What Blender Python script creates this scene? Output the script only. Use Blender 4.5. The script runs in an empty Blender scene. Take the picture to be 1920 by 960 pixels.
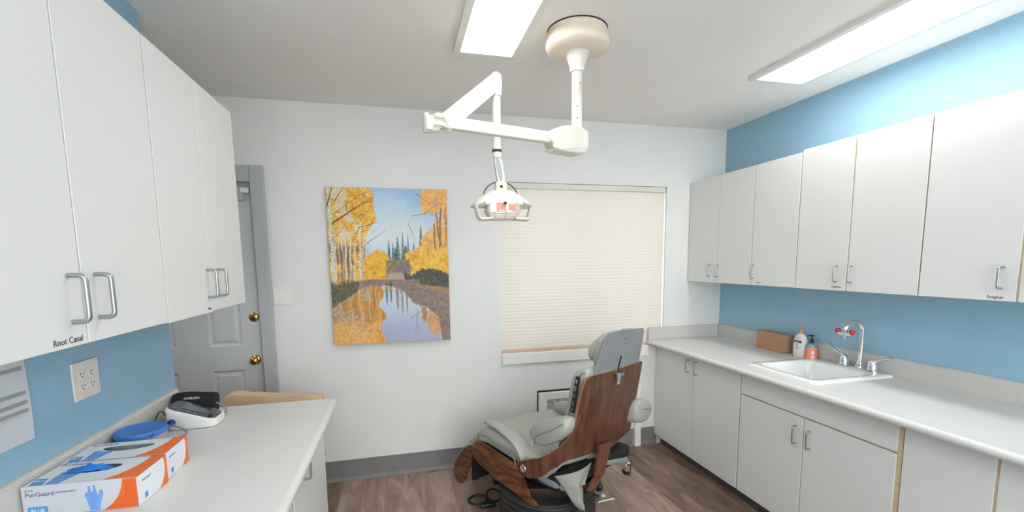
import bpy, bmesh, math, random
import numpy as np
from mathutils import Vector, Matrix, noise as mnoise

# ------------------------------------------------------------------ camera, world, exposure
SC = bpy.context.scene
COL = SC.collection
CAMZ = 1.5814
cam_d = bpy.data.cameras.new('camera'); cam = bpy.data.objects.new('camera', cam_d); COL.objects.link(cam)
_r = Vector((0.970604, -0.240412, -0.011417)); _u = Vector((0.038844, 0.109652, 0.993211)); _f = Vector((0.237528, 0.964457, -0.115767))
cam.matrix_world = Matrix(((_r.x, _u.x, -_f.x, 0), (_r.y, _u.y, -_f.y, 0), (_r.z, _u.z, -_f.z, CAMZ), (0, 0, 0, 1)))
cam_d.sensor_width = 36.0; cam_d.lens = 844.14 / 1920 * 36; cam_d.shift_x = 0.0004; cam_d.shift_y = 108.0 / 1920
cam_d.clip_start = 0.02
SC.camera = cam
SC.view_settings.view_transform = 'Standard'; SC.view_settings.look = 'None'
SC.view_settings.exposure = 0.0; SC.view_settings.gamma = 1.0; SC.view_settings.use_curve_mapping = False
W = bpy.data.worlds.new('daylight'); SC.world = W; W.use_nodes = True
W.node_tree.nodes['Background'].inputs[0].default_value = (0.95, 0.98, 1.0, 1); W.node_tree.nodes['Background'].inputs[1].default_value = 7.6
PANEL = 12.4        # emission of the ceiling LED panels

# ------------------------------------------------------------------ helpers
def lin(h):
    h = h.lstrip('#'); c = [int(h[i:i+2], 16) / 255 for i in (0, 2, 4)]
    return tuple((x / 12.92 if x <= .04045 else ((x + .055) / 1.055) ** 2.4) for x in c) + (1,)
def mat(name, col, rough=.5, metal=0, noise=0, nscale=20, bump=0, bscale=200, spec=.5, coat=0, emit=None, trans=0, alpha=1, stretch=None):
    m = bpy.data.materials.new(name); m.use_nodes = True; nt = m.node_tree; p = nt.nodes['Principled BSDF']
    c = lin(col) if isinstance(col, str) else col
    p.inputs['Base Color'].default_value = c; p.inputs['Roughness'].default_value = rough; p.inputs['Metallic'].default_value = metal
    p.inputs['Specular IOR Level'].default_value = spec; p.inputs['Coat Weight'].default_value = coat
    p.inputs['Transmission Weight'].default_value = trans; p.inputs['Alpha'].default_value = alpha
    tc = nt.nodes.new('ShaderNodeTexCoord')
    if noise:
        n = nt.nodes.new('ShaderNodeTexNoise'); n.inputs['Scale'].default_value = nscale; n.inputs['Detail'].default_value = 6
        if stretch:
            mp = nt.nodes.new('ShaderNodeMapping'); mp.inputs['Scale'].default_value = stretch
            nt.links.new(tc.outputs['Object'], mp.inputs['Vector']); nt.links.new(mp.outputs['Vector'], n.inputs['Vector'])
        else: nt.links.new(tc.outputs['Object'], n.inputs['Vector'])
        r = nt.nodes.new('ShaderNodeValToRGB'); r.color_ramp.elements[0].position = .35; r.color_ramp.elements[1].position = .65
        r.color_ramp.elements[0].color = tuple(x * (1 - noise) for x in c[:3]) + (1,); r.color_ramp.elements[1].color = tuple(min(1, x * (1 + noise)) for x in c[:3]) + (1,)
        nt.links.new(n.outputs['Fac'], r.inputs['Fac']); nt.links.new(r.outputs['Color'], p.inputs['Base Color'])
    if bump:
        n = nt.nodes.new('ShaderNodeTexNoise'); n.inputs['Scale'].default_value = bscale; n.inputs['Detail'].default_value = 3
        nt.links.new(tc.outputs['Object'], n.inputs['Vector'])
        b = nt.nodes.new('ShaderNodeBump'); b.inputs['Strength'].default_value = bump; b.inputs['Distance'].default_value = .002
        nt.links.new(n.outputs['Fac'], b.inputs['Height']); nt.links.new(b.outputs['Normal'], p.inputs['Normal'])
    if emit:
        p.inputs['Emission Color'].default_value = emit[0]; p.inputs['Emission Strength'].default_value = emit[1]
    return m

def BM(): return bmesh.new()
def box(bm, x0, x1, y0, y1, z0, z1, bev=0, seg=2):
    r = bmesh.ops.create_cube(bm, size=1); vs = r['verts']
    for v in vs: v.co = Vector((x0 + (v.co.x + .5) * (x1 - x0), y0 + (v.co.y + .5) * (y1 - y0), z0 + (v.co.z + .5) * (z1 - z0)))
    if bev:
        es = list({e for v in vs for e in v.link_edges})
        bmesh.ops.bevel(bm, geom=es, offset=bev, segments=seg, profile=.5, affect='EDGES')
    return bm
def obox(bm, c, sx, sy, sz, M, bev=0, seg=2):
    b = BM(); box(b, -sx/2, sx/2, -sy/2, sy/2, -sz/2, sz/2, bev, seg)
    b.transform(Matrix.Translation(Vector(c)) @ M.to_4x4()); merge(bm, b); return bm
def merge(bm, b):
    me = bpy.data.meshes.new('t'); b.to_mesh(me); b.free(); bm.from_mesh(me); bpy.data.meshes.remove(me); return bm
def fillet(pts, r, n=5):
    pts = [Vector(p) for p in pts]; out = [pts[0]]
    for i in range(1, len(pts) - 1):
        a, b, c = pts[i-1], pts[i], pts[i+1]; d1 = (a - b); d2 = (c - b); k = min(r, d1.length * .49, d2.length * .49)
        p = b + d1.normalized() * k; q = b + d2.normalized() * k
        for j in range(n + 1):
            t = j / n; out.append(p.lerp(b, t).lerp(b.lerp(q, t), t))
    out.append(pts[-1]); return out
def tube(bm, pts, r, seg=10, caps=True, closed=False):
    pts = [Vector(p) for p in pts]; n = len(pts); rings = []
    up = None
    for i, p in enumerate(pts):
        if closed: t = (pts[(i+1) % n] - pts[i-1]).normalized()
        else: t = (pts[min(i+1, n-1)] - pts[max(i-1, 0)]).normalized()
        if up is None:
            up = t.orthogonal().normalized()
        else:
            up = (up - t * up.dot(t)).normalized()
        s = t.cross(up); rr = r[i] if isinstance(r, (list, tuple)) else r
        rings.append([bm.verts.new(p + (up * math.cos(a) + s * math.sin(a)) * rr) for a in [2 * math.pi * k / seg for k in range(seg)]])
    m = n if closed else n - 1
    for i in range(m):
        a = rings[i]; b = rings[(i+1) % n]
        for k in range(seg):
            bm.faces.new((a[k], a[(k+1) % seg], b[(k+1) % seg], b[k]))
    if caps and not closed:
        bm.faces.new(rings[0][::-1]); bm.faces.new(rings[-1])
    return bm
def lathe(bm, prof, seg=32, M=None):
    """prof: list of (r,z); closes ends at r~0"""
    M = M or Matrix.Identity(4); rings = []
    for (r, z) in prof:
        if r < 1e-5: rings.append([bm.verts.new(M @ Vector((0, 0, z)))])
        else: rings.append([bm.verts.new(M @ Vector((r * math.cos(2*math.pi*k/seg), r * math.sin(2*math.pi*k/seg), z))) for k in range(seg)])
    for a, b in zip(rings, rings[1:]):
        if len(a) == 1 and len(b) == 1: continue
        for k in range(seg):
            k2 = (k+1) % seg
            if len(a) == 1: bm.faces.new((a[0], b[k2], b[k]))
            elif len(b) == 1: bm.faces.new((a[k], a[k2], b[0]))
            else: bm.faces.new((a[k], a[k2], b[k2], b[k]))
    if len(rings[0]) > 1: bm.faces.new(rings[0][::-1])
    if len(rings[-1]) > 1: bm.faces.new(rings[-1])
    return bm
def prism(bm, pts, axis, a, b, bev=0):
    """polygon pts (2D) extruded along axis between a and b. axis x: pts=(y,z); y: (x,z); z: (x,y)"""
    def P(p, t):
        if axis == 'x': return Vector((t, p[0], p[1]))
        if axis == 'y': return Vector((p[0], t, p[1]))
        return Vector((p[0], p[1], t))
    b_ = BM(); A = [b_.verts.new(P(p, a)) for p in pts]; B = [b_.verts.new(P(p, b)) for p in pts]
    n = len(pts); b_.faces.new(A); b_.faces.new(B[::-1])
    for i in range(n): b_.faces.new((A[i], B[i], B[(i+1) % n], A[(i+1) % n]))
    if bev:
        es = [e for e in b_.edges if (e.verts[0] in A) == (e.verts[1] in A)]
        bmesh.ops.bevel(b_, geom=es, offset=bev, segments=3, profile=.5, affect='EDGES')
    b_.transform(Matrix.Scale(1000, 4)); b_.normal_update()
    bmesh.ops.triangulate(b_, faces=[f for f in b_.faces if len(f.verts) > 4], ngon_method='EAR_CLIP')
    b_.transform(Matrix.Scale(.001, 4)); b_.normal_update()
    bmesh.ops.recalc_face_normals(b_, faces=b_.faces)
    return merge(bm, b_)
def grid(bm, F, nu, nv, closeu=False):
    V = [[bm.verts.new(F(i / nu, j / nv)) for j in range(nv + 1)] for i in range(nu + (0 if closeu else 1))]
    N = len(V)
    for i in range(nu):
        for j in range(nv):
            a, b = V[i], V[(i+1) % N]
            bm.faces.new((a[j], b[j], b[j+1], a[j+1]))
    return V
def smoothpoly(pts, n=2):
    """Chaikin on a closed polygon"""
    for _ in range(n):
        o = []
        for i in range(len(pts)):
            p, q = pts[i], pts[(i+1) % len(pts)]
            o += [tuple(a*.75 + b*.25 for a, b in zip(p, q)), tuple(a*.25 + b*.75 for a, b in zip(p, q))]
        pts = o
    return pts
def loft(bm, sections, cap=True):
    """sections: list of equal-length closed rings of 3D points"""
    R = [[bm.verts.new(Vector(p)) for p in s] for s in sections]; n = len(R[0])
    for a, b in zip(R, R[1:]):
        for k in range(n): bm.faces.new((a[k], a[(k+1) % n], b[(k+1) % n], b[k]))
    if cap: bm.faces.new(R[0][::-1]); bm.faces.new(R[-1])
    return R

CUR = []
def link(name, bm, m, parent=None, smooth=False, world=True, angle=40):
    bm.transform(Matrix.Scale(100, 4)); bmesh.ops.recalc_face_normals(bm, faces=bm.faces); bm.transform(Matrix.Scale(.01, 4)); bm.normal_update()
    if parent is not None and world:
        q = parent; Mx = Matrix.Identity(4)
        while q is not None:
            Mx = Matrix.LocRotScale(q.location, q.rotation_euler, None) @ Mx; q = q.parent
        bm.transform(Mx.inverted())
    me = bpy.data.meshes.new(name); bm.to_mesh(me); bm.free()
    if m is not None: me.materials.append(m)
    o = bpy.data.objects.new(name, me); COL.objects.link(o)
    if smooth:
        for p in me.polygons: p.use_smooth = True
        try: me.set_sharp_from_angle(angle=math.radians(angle))
        except Exception: pass
    if parent is not None: o.parent = parent
    return o
def tag(o, label=None, cat=None, group=None, kind=None):
    if label: o['label'] = label
    if cat: o['category'] = cat
    if group: o['group'] = group
    if kind: o['kind'] = kind
    return o
def thing(name, label, cat, loc=(0, 0, 0), rz=0, group=None):
    o = bpy.data.objects.new(name, None); COL.objects.link(o); o.empty_display_size = .05
    o.location = loc; o.rotation_euler = (0, 0, rz)
    return tag(o, label, cat, group)
def struct(name, bm, m, smooth=False):
    return tag(link(name, bm, m, smooth=smooth), kind='structure')
def text_bm(s, size, depth=.0002, space=1.0, shear=0):
    cu = bpy.data.curves.new('tx', 'FONT'); cu.body = s; cu.size = size; cu.extrude = depth; cu.space_character = space; cu.align_x = 'LEFT'; cu.shear = shear
    cu.resolution_u = 3
    o = bpy.data.objects.new('tx', cu); COL.objects.link(o)
    dg = bpy.context.evaluated_depsgraph_get(); me = bpy.data.meshes.new_from_object(o.evaluated_get(dg))
    b = BM(); b.from_mesh(me); bpy.data.meshes.remove(me); bpy.data.objects.remove(o); bpy.data.curves.remove(cu)
    return b
def place(b, origin, xdir, ydir):
    X = Vector(xdir).normalized(); Y = Vector(ydir).normalized(); Z = X.cross(Y); O = Vector(origin)
    b.transform(Matrix(((X.x, Y.x, Z.x, O.x), (X.y, Y.y, Z.y, O.y), (X.z, Y.z, Z.z, O.z), (0, 0, 0, 1)))); return b

# ------------------------------------------------------------------ dimensions
XR, YB, H, XL, YE = 2.6856, 3.3455, 2.6405, -1.0255, 2.3408
YN, XH = -2.2, -2.9        # room behind the camera, hall end
DY = 1.36

# ------------------------------------------------------------------ materials
M_wall = mat('white_wall_paint', '#dfdfdb', .7, noise=.012, nscale=6, bump=.15, bscale=300)
M_blue = mat('blue_wall_paint', '#91b6cb', .6, noise=.02, nscale=5, bump=.15, bscale=300)
M_ceil = mat('ceiling_paint', '#f1eee9', .8, noise=.012, nscale=4)
M_cab = mat('white_laminate', '#dededa', .38, noise=.008, nscale=3)
M_tan = mat('tan_particle_edge', '#cdb894', .7, noise=.08, nscale=60)
M_toekick = mat('dark_toe_kick_vinyl', '#55504c', .6, noise=.05, nscale=10)  # even dark colour of the toe kick boards
M_counter = mat('grey_speckled_laminate', '#dad9d4', .4, noise=.035, nscale=260)
M_splash = mat('grey_speckled_splash', '#c6c3bd', .45, noise=.06, nscale=180)
M_rubber = mat('grey_cove_base', '#7a7877', .6, noise=.05, nscale=8)
M_steel = mat('satin_nickel', '#a3a8aa', .32, metal=.85)
M_chrome = mat('chrome', '#e4e6e8', .08, metal=1)
M_brass = mat('polished_brass', '#c9a45a', .2, metal=1)
M_door = mat('grey_door_paint', '#c6c9c8', .5, noise=.02, nscale=8)
M_frame = mat('grey_frame_paint', '#b0b2b3', .4, noise=.02, nscale=8)
M_whitep = mat('white_plastic', '#e6e5df', .35)
M_cream = mat('cream_enamel', '#d6d2c5', .3)
M_canopy = mat('aged_cream_plastic', '#e3d5bf', .35, noise=.03, nscale=12)
M_black = mat('black_plastic', '#17171a', .45)
M_dark = mat('dark_metal', '#211d20', .5, noise=.2, nscale=20)
M_text = mat('black_ink', '#35373a', .7)
M_bellow = mat('black_bellows_rubber', '#2e2a29', .55, noise=.15, nscale=15)
M_vinyl = mat('sage_grey_vinyl', '#a5a79e', .33, noise=.035, nscale=9, bump=.1, bscale=90)
M_vinyld = mat('sage_grey_piping', '#7f827b', .4)
M_plate = mat('grey_painted_metal', '#979b9c', .38, metal=.35, noise=.06, nscale=7)
M_ceramic = mat('white_enamel_sink', '#eeefec', .12, coat=.5)
M_card = mat('brown_cardboard', '#ab8766', .8, noise=.08, nscale=14)
M_hand = mat('blue_nitrile', '#2479d0', .35, noise=.25, nscale=25)
M_boxw = mat('white_carton', '#e4e6ea', .45)
M_boxs = mat('grey_white_carton_print', '#c3c4ca', .5)
M_orange = mat('orange_print', '#f2742b', .45)
M_orangeD = mat('dark_orange_print', '#b8501c', .5)
M_bluel = mat('light_blue_print', '#4f9ad2', .5)
M_blueg = mat('glove_picture_blue', '#6f9bd6', .5, noise=.15, nscale=30)
M_navy = mat('navy_print', '#3f5570', .5)
M_lid = mat('blue_plastic_lid', '#3f7cc8', .4)
M_clear = mat('frosted_clear_plastic', '#dfe4ea', .15, trans=.5, alpha=.75)
M_indigo = mat('indigo_plastic', '#2a2787', .35)
M_screen = mat('dark_grey_display', '#4a4f54', .2, coat=.4)
M_lcd = mat('grey_lcd', '#6c7276', .15, coat=.5)
M_cuff = mat('black_cuff_nylon', '#14131b', .8, noise=.2, nscale=60)
M_grey = mat('grey_tubing', '#8b8d8f', .5)
M_beige = mat('beige_vinyl', '#d6b48f', .5, noise=.04, nscale=10)
M_paper = mat('white_paper', '#ccd0d3', .8)
M_paperband = mat('grey_printed_band', '#9a9c9c', .8)
M_gold = mat('gold_pump_plastic', '#c99a4e', .35)
M_peach = mat('peach_label', '#f59473', .5)
M_bottleb = mat('blue_tinted_bottle', '#9fc0cd', .1, trans=.35)
M_red = mat('red_caps', '#c8202c', .35)
M_pink = mat('pink_reflector', '#e8a898', .25, noise=.15, nscale=30)
M_refl = mat('warm_reflector', '#dccfc4', .15, metal=.3, noise=.08, nscale=30)
M_brown = mat('brown_painted_metal', '#6b4430', .45)
M_bulb = mat('led_diffuser', '#ffffff', .5, emit=((.985, .985, 1.0, 1), PANEL))

def wood_mat(name, c1, c2, c3, scale=(3, 3, .5), ring=9):
    m = bpy.data.materials.new(name); m.use_nodes = True; nt = m.node_tree; p = nt.nodes['Principled BSDF']
    tc = nt.nodes.new('ShaderNodeTexCoord'); mp = nt.nodes.new('ShaderNodeMapping'); mp.inputs['Scale'].default_value = scale
    n1 = nt.nodes.new('ShaderNodeTexNoise'); n1.inputs['Scale'].default_value = 2.2; n1.inputs['Detail'].default_value = 3; n1.inputs['Distortion'].default_value = .6
    mul = nt.nodes.new('ShaderNodeMath'); mul.operation = 'MULTIPLY'; mul.inputs[1].default_value = ring
    fr = nt.nodes.new('ShaderNodeMath'); fr.operation = 'PINGPONG'; fr.inputs[1].default_value = 1
    n2 = nt.nodes.new('ShaderNodeTexNoise'); n2.inputs['Scale'].default_value = 60; n2.inputs['Detail'].default_value = 6
    mx = nt.nodes.new('ShaderNodeMix'); mx.inputs[0].default_value = .5
    r = nt.nodes.new('ShaderNodeValToRGB'); e = r.color_ramp.elements
    e[0].position = .15; e[0].color = lin(c1); e[1].position = .9; e[1].color = lin(c3); k = e.new(.5); k.color = lin(c2)
    L = nt.links.new
    L(tc.outputs['Object'], mp.inputs['Vector']); L(mp.outputs['Vector'], n1.inputs['Vector']); L(mp.outputs['Vector'], n2.inputs['Vector'])
    L(n1.outputs['Fac'], mul.inputs[0]); L(mul.outputs[0], fr.inputs[0]); L(fr.outputs[0], mx.inputs[2]); L(n2.outputs['Fac'], mx.inputs[3])
    L(mx.outputs[0], r.inputs['Fac']); L(r.outputs['Color'], p.inputs['Base Color'])
    p.inputs['Roughness'].default_value = .36
    return m
M_wood = wood_mat('walnut_veneer', '#3c2418', '#5f3b28', '#7e5137', (13, 13, .75), 3)
M_woodside = wood_mat('walnut_side_veneer', '#382013', '#633c25', '#8d5c3a', (1.5, 1.3, 8), 8)
M_plyedge = mat('plywood_edge', '#b87c50', .5, noise=.15, nscale=40)

def floor_material():
    m = bpy.data.materials.new('wood_plank_vinyl'); m.use_nodes = True; nt = m.node_tree; p = nt.nodes['Principled BSDF']; L = nt.links.new
    tc = nt.nodes.new('ShaderNodeTexCoord'); mp = nt.nodes.new('ShaderNodeMapping'); mp.inputs['Rotation'].default_value = (0, 0, math.radians(90))
    br = nt.nodes.new('ShaderNodeTexBrick'); br.inputs['Scale'].default_value = 1; br.inputs['Brick Width'].default_value = 1.1; br.inputs['Row Height'].default_value = .152
    br.inputs['Mortar Size'].default_value = .0012; br.offset = .37
    br.inputs['Color1'].default_value = (0, 0, 0, 1); br.inputs['Color2'].default_value = (1, 1, 1, 1); br.inputs['Mortar'].default_value = (.3, .3, .3, 1)
    mp2 = nt.nodes.new('ShaderNodeMapping'); mp2.inputs['Scale'].default_value = (7, 1.3, 7)
    add = nt.nodes.new('ShaderNodeVectorMath'); add.operation = 'ADD'
    n1 = nt.nodes.new('ShaderNodeTexNoise'); n1.inputs['Scale'].default_value = 1.5; n1.inputs['Detail'].default_value = 9; n1.inputs['Roughness'].default_value = .62; n1.inputs['Distortion'].default_value = .9
    mx = nt.nodes.new('ShaderNodeMix'); mx.inputs[0].default_value = .78
    r = nt.nodes.new('ShaderNodeValToRGB'); e = r.color_ramp.elements
    e[0].position = .33; e[0].color = lin('#5d4838'); e[1].position = .68; e[1].color = lin('#b0988a'); k = e.new(.5); k.color = lin('#8d7364')
    L(tc.outputs['Object'], mp.inputs['Vector']); L(mp.outputs['Vector'], br.inputs['Vector'])
    L(tc.outputs['Object'], add.inputs[0]); L(br.outputs['Color'], add.inputs[1]); L(add.outputs[0], mp2.inputs['Vector']); L(mp2.outputs['Vector'], n1.inputs['Vector'])
    sep = nt.nodes.new('ShaderNodeSeparateColor'); L(br.outputs['Color'], sep.inputs[0])
    L(sep.outputs[0], mx.inputs[2]); L(n1.outputs['Fac'], mx.inputs[3]); L(mx.outputs[0], r.inputs['Fac']); L(r.outputs['Color'], p.inputs['Base Color'])
    p.inputs['Roughness'].default_value = .42
    b = nt.nodes.new('ShaderNodeBump'); b.inputs['Strength'].default_value = .25; b.inputs['Distance'].default_value = .001
    L(n1.outputs['Fac'], b.inputs['Height']); L(b.outputs['Normal'], p.inputs['Normal'])
    return m
M_floor = floor_material()

# ------------------------------------------------------------------ room shell
T = .12
struct('floor', box(BM(), XH, XR + T, YN, YB + T, -.1, 0), M_floor)
struct('ceiling', box(BM(), XH - T, XR + T, YN - T, YB + T, H, H + .1), M_ceil)
struct('wall_right', box(BM(), XR, XR + T, YN, YB + T, 0, H), M_blue)
b = BM(); RW = (-.9, 2.3, .7, 2.35)      # unseen window opening, added behind the camera to let in fill daylight
for (x0, x1, z0, z1) in [(XH, RW[0], 0, H), (RW[1], XR + T, 0, H), (RW[0], RW[1], 0, RW[2]), (RW[0], RW[1], RW[3], H)]: box(b, x0, x1, YN - T, YN, z0, z1)
struct('wall_rear', b, M_wall)
b = BM()
for (x0, x1, z0, z1) in [(RW[0], RW[1], RW[2], RW[2] + .05), (RW[0], RW[1], RW[3] - .05, RW[3]), (RW[0], RW[0] + .05, RW[2] + .05, RW[3] - .05), (RW[1] - .05, RW[1], RW[2] + .05, RW[3] - .05), (.67, .73, RW[2] + .05, RW[3] - .05)]: box(b, x0, x1, YN - .08, YN - .04, z0, z1)
struct('added_rear_window', b, mat('added_rear_window_frame', '#e6e5df', .4))  # frame of the added, unseen rear opening
struct('wall_hall', box(BM(), XH - T, XH, YN, YB + T, 0, H), M_wall)
struct('wall_left', box(BM(), XL - T, XL, YN, YE, 0, H), M_blue)
WX0, WX1, WZ0, WZ1 = .742, 2.140, .868, 2.168
DX0, DX1, DZ = -1.80, -.915, 2.125
b = BM()
def wp(x0, x1, z0, z1): box(b, x0, x1, YB, YB + T, z0, z1)
wp(XH, DX0, 0, H); wp(DX0, DX1, DZ, H); wp(DX1, WX0, 0, H); wp(WX0, WX1, 0, WZ0); wp(WX0, WX1, WZ1, H); wp(WX1, XR, 0, H)
struct('wall_back', b, M_wall)
# cove base with its lighter toe
def cove(name, x0, x1, y, h=.152):
    b = BM(); prism(b, [(y, 0), (y - .016, 0), (y - .016, .003), (y - .011, .008), (y - .006, .018), (y - .004, .03), (y - .004, h), (y, h)], 'x', x0, x1)
    return struct(name, b, M_rubber)
cove('baseboard_back', -.843, 1.878, YB - .0002)
cove('baseboard_corner', 1.942, 2.10, YB - .0002)
b = BM(); box(b, XH, DX0 - .085, YB - .012, YB, 0, .152); struct('baseboard_hall', b, M_rubber)
b = BM(); box(b, XL - T, XL, YE, YE + .006, 0, .152); struct('baseboard_left', b, M_rubber)

# window: recess, sill, frame, glass, cellular shade
wf = BM()
yo = YB + T - .005
for (x0, x1, z0, z1) in [(WX0, WX1, WZ0, WZ0 + .04), (WX0, WX1, WZ1 - .04, WZ1), (WX0, WX0 + .04, WZ0 + .04, WZ1 - .04), (WX1 - .04, WX1, WZ0 + .04, WZ1 - .04), (1.42, 1.46, WZ0 + .04, WZ1 - .04)]:
    box(wf, x0, x1, yo - .03, yo, z0, z1)
win = struct('window_1', wf, M_whitep)
link('window_glass', box(BM(), WX0 + .04, WX1 - .04, yo - .018, yo - .014, WZ0 + .04, WZ1 - .04), mat('window_glass', '#ffffff', .02, trans=1), win)
sb = BM(); box(sb, WX0 - .0, 2.0, YB - .026, YB, .785, WZ0, .004); box(sb, WX0 + .001, WX1 - .001, YB, YB + .084, WZ0 - .0, WZ0 + .004)
struct('trim_1', sb, M_whitep)

def shade_mat():
    m = bpy.data.materials.new('cellular_shade_fabric'); m.use_nodes = True; nt = m.node_tree
    out = nt.nodes['Material Output']; nt.nodes.remove(nt.nodes['Principled BSDF'])
    d = nt.nodes.new('ShaderNodeBsdfDiffuse'); t = nt.nodes.new('ShaderNodeBsdfTranslucent'); mx = nt.nodes.new('ShaderNodeMixShader')
    d.inputs[0].default_value = lin('#ddd8ce'); t.inputs[0].default_value = lin('#efe3d4'); mx.inputs[0].default_value = .05
    nt.links.new(d.outputs[0], mx.inputs[1]); nt.links.new(t.outputs[0], mx.inputs[2]); nt.links.new(mx.outputs[0], out.inputs[0])
    return m
shade = thing('cellular_window_shade', 'closed off-white cellular shade filling the window recess', 'window shade', (1.44, YB + .03, WZ0))
sx0, sx1 = WX0 + .006, WX1 - .008
zt, zb = WZ1 - .045, WZ0 + .026
npl = 92; prof = []
for i in range(npl + 1):
    z = zt + (zb - zt) * i / npl; prof.append((YB + .020 + (0 if i % 2 else .0018), z))
prof2 = [(y + .008 , z) for (y, z) in prof]
b = BM(); A = [[b.verts.new((x, y, z)) for (y, z) in prof] for x in (sx0, sx1)]
for i in range(npl): b.faces.new((A[0][i], A[1][i], A[1][i+1], A[0][i+1]))
link('shade_fabric', b, shade_mat(), shade)
tag(link('head_rail', box(BM(), sx0, sx1, YB + .004, YB + .045, WZ1 - .045, WZ1 - .002, .004), M_cream, shade), 'cream head rail')
tag(link('bottom_rail', box(BM(), sx0, sx1, YB + .008, YB + .034, WZ0 + .005, WZ0 + .026, .003), mat('glow_tan_rail', '#cfae95', .5), shade), 'tan bottom rail')  # rail colour stands in for the warm glow between shade and sill

# steel door frame and six panel door
fr = BM()
def jamb_piece(x0, x1, z0, z1): box(fr, x0, x1, YB - .022, YB + T, z0, z1, .006)
fo = .082
jamb_piece(DX1 - .012, DX1 + .073, 0, DZ + .095); jamb_piece(DX0 - .073, DX0 + .012, 0, DZ + .095); jamb_piece(DX0 + .012, DX1 - .012, DZ - .012, DZ + .095)
# stop
box(fr, DX1 - .03, DX1 - .012, YB + .03, YB + .06, 0, DZ - .012); box(fr, DX0 + .012, DX1 - .012, YB + .02, YB + .03, DZ - .03, DZ - .012)
struct('trim_2', fr, M_frame)
dx0, dx1, dz1 = DX0 + .014, DX1 - .014, DZ - .016
dyf = YB + .036
d = BM()
cols = [(dx0 + .13, dx0 + .13 + .2), (dx1 - .13 - .2, dx1 - .13)]; rows = [(.2, .862), (1.03, 1.63), (1.76, 1.98)]
# build front face with raised panels: slab + sunken grooves
xs = sorted({dx0, dx1, *[v for c in cols for v in c]}); zs = sorted({.008, dz1, *[v for r in rows for v in r]})
for i in range(len(xs) - 1):
    for j in range(len(zs) - 1):
        pan = (i in (1, 3)) and (j in (1, 3, 5))
        if pan:
            x0, x1, z0, z1 = xs[i], xs[i+1], zs[j], zs[j+1]
            box(d, x0, x1, dyf + .012, dyf + .045, z0, z1)
            def ring(o1, y1, o2, y2):
                A = [(x0+o1, y1, z0+o1), (x1-o1, y1, z0+o1), (x1-o1, y1, z1-o1), (x0+o1, y1, z1-o1)]
                B = [(x0+o2, y2, z0+o2), (x1-o2, y2, z0+o2), (x1-o2, y2, z1-o2), (x0+o2, y2, z1-o2)]
                va = [d.verts.new(p) for p in A]; vb = [d.verts.new(p) for p in B]
                for k in range(4): d.faces.new((va[k], va[(k+1) % 4], vb[(k+1) % 4], vb[k]))
                return vb
            ring(0, dyf, .012, dyf + .009); ring(.012, dyf + .009, .022, dyf + .009); vb = ring(.022, dyf + .009, .04, dyf + .002); d.faces.new(vb)
        else: box(d, xs[i], xs[i+1], dyf, dyf + .045, zs[j], zs[j+1])
door = struct('door_1', d, M_door)
def knob(x, z, prof, nm, parts=None):
    Mx = Matrix.Translation((x, dyf, z)) @ Matrix.Rotation(math.radians(90), 4, 'X')
    return link(nm, lathe(BM(), prof, 28, Mx), M_brass, door, smooth=True, angle=50)
tag(knob(-.972 - .012, .927, [(0, 0), (.033, 0), (.033, .004), (.029, .009), (.013, .012), (.012, .028), (.02, .034), (.027, .042), (.028, .052), (.023, .06), (.013, .064), (0, .065)], 'door_knob'), 'brass round door knob')
tag(knob(-.966 - .012, 1.222, [(0, 0), (.032, 0), (.031, .005), (.026, .010), (.010, .012), (0, .012)], 'deadbolt'), 'brass deadbolt with thumb turn')
link('thumb_turn', obox(BM(), (-.978, dyf - .019, 1.222), .034, .012, .011, Matrix.Rotation(math.radians(25), 3, 'Y'), .003), M_brass, door)
# small alarm contact and door closer shoe at the head of the door
cl = BM(); box(cl, -1.06, -.98, dyf - .02, dyf - .001, 2.0, 2.035, .004); tube(cl, [(-1.04, dyf - .012, 2.0), (-1.12, dyf - .012, 1.955), (-1.3, dyf - .012, 1.95)], .006, 8)
link('closer_arm', cl, M_frame, door, smooth=True)
tag(link('alarm_sensor', box(BM(), -.99, -.94, YB - .004, YB + .03, 2.045, 2.078, .004), M_whitep), 'small white alarm sensor in the top corner of the grey door', 'sensor')

# ------------------------------------------------------------------ ceiling LED panels
def led_panel(x0, x1, y0, y1, label):
    t = thing('ceiling_light_panel', label, 'ceiling light', ((x0+x1)/2, (y0+y1)/2, H), group=None)
    r = .034; zb_ = H - .026; f = BM()
    for (a, b_, c, e) in [(x0, x0 + r, y0, y1), (x1 - r, x1, y0, y1), (x0 + r, x1 - r, y0, y0 + r), (x0 + r, x1 - r, y1 - r, y1)]:
        box(f, a, b_, c, e, zb_, H - .004)
    link('frame', f, M_whitep, t)
    br = BM()
    for yy in (y0 + .15, (y0 + y1) / 2 - .02, y1 - .19): box(br, x0 + .02, x1 - .02, yy, yy + .04, H - .004, H)
    link('bracket', br, M_whitep, t)
    tag(link('diffuser', box(BM(), x0 + r, x1 - r, y0 + r, y1 - r, zb_ + .002, zb_ + .006), M_bulb, t), 'glowing white diffuser')
    return t
led_panel(.300, .630, 1.17, 2.39, 'bright ceiling light panel directly left of the dental lamp mount')
led_panel(2.03, 2.41, 1.13, 2.37, 'bright ceiling light panel beside the blue right-hand wall')
led_panel(-.55, -.22, -1.2, .02, 'ceiling light panel behind the left wall cabinets')  # added out of view, more light from behind the camera
led_panel(-2.2, -1.87, 1.5, 2.72, 'ceiling light panel in the passage by the grey door')  # added out of view to brighten the dark passage and its door
led_panel(1.1, 1.43, -1.3, -.08, 'ceiling light panel at the rear of the room')  # added fill panel, never in view

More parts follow.
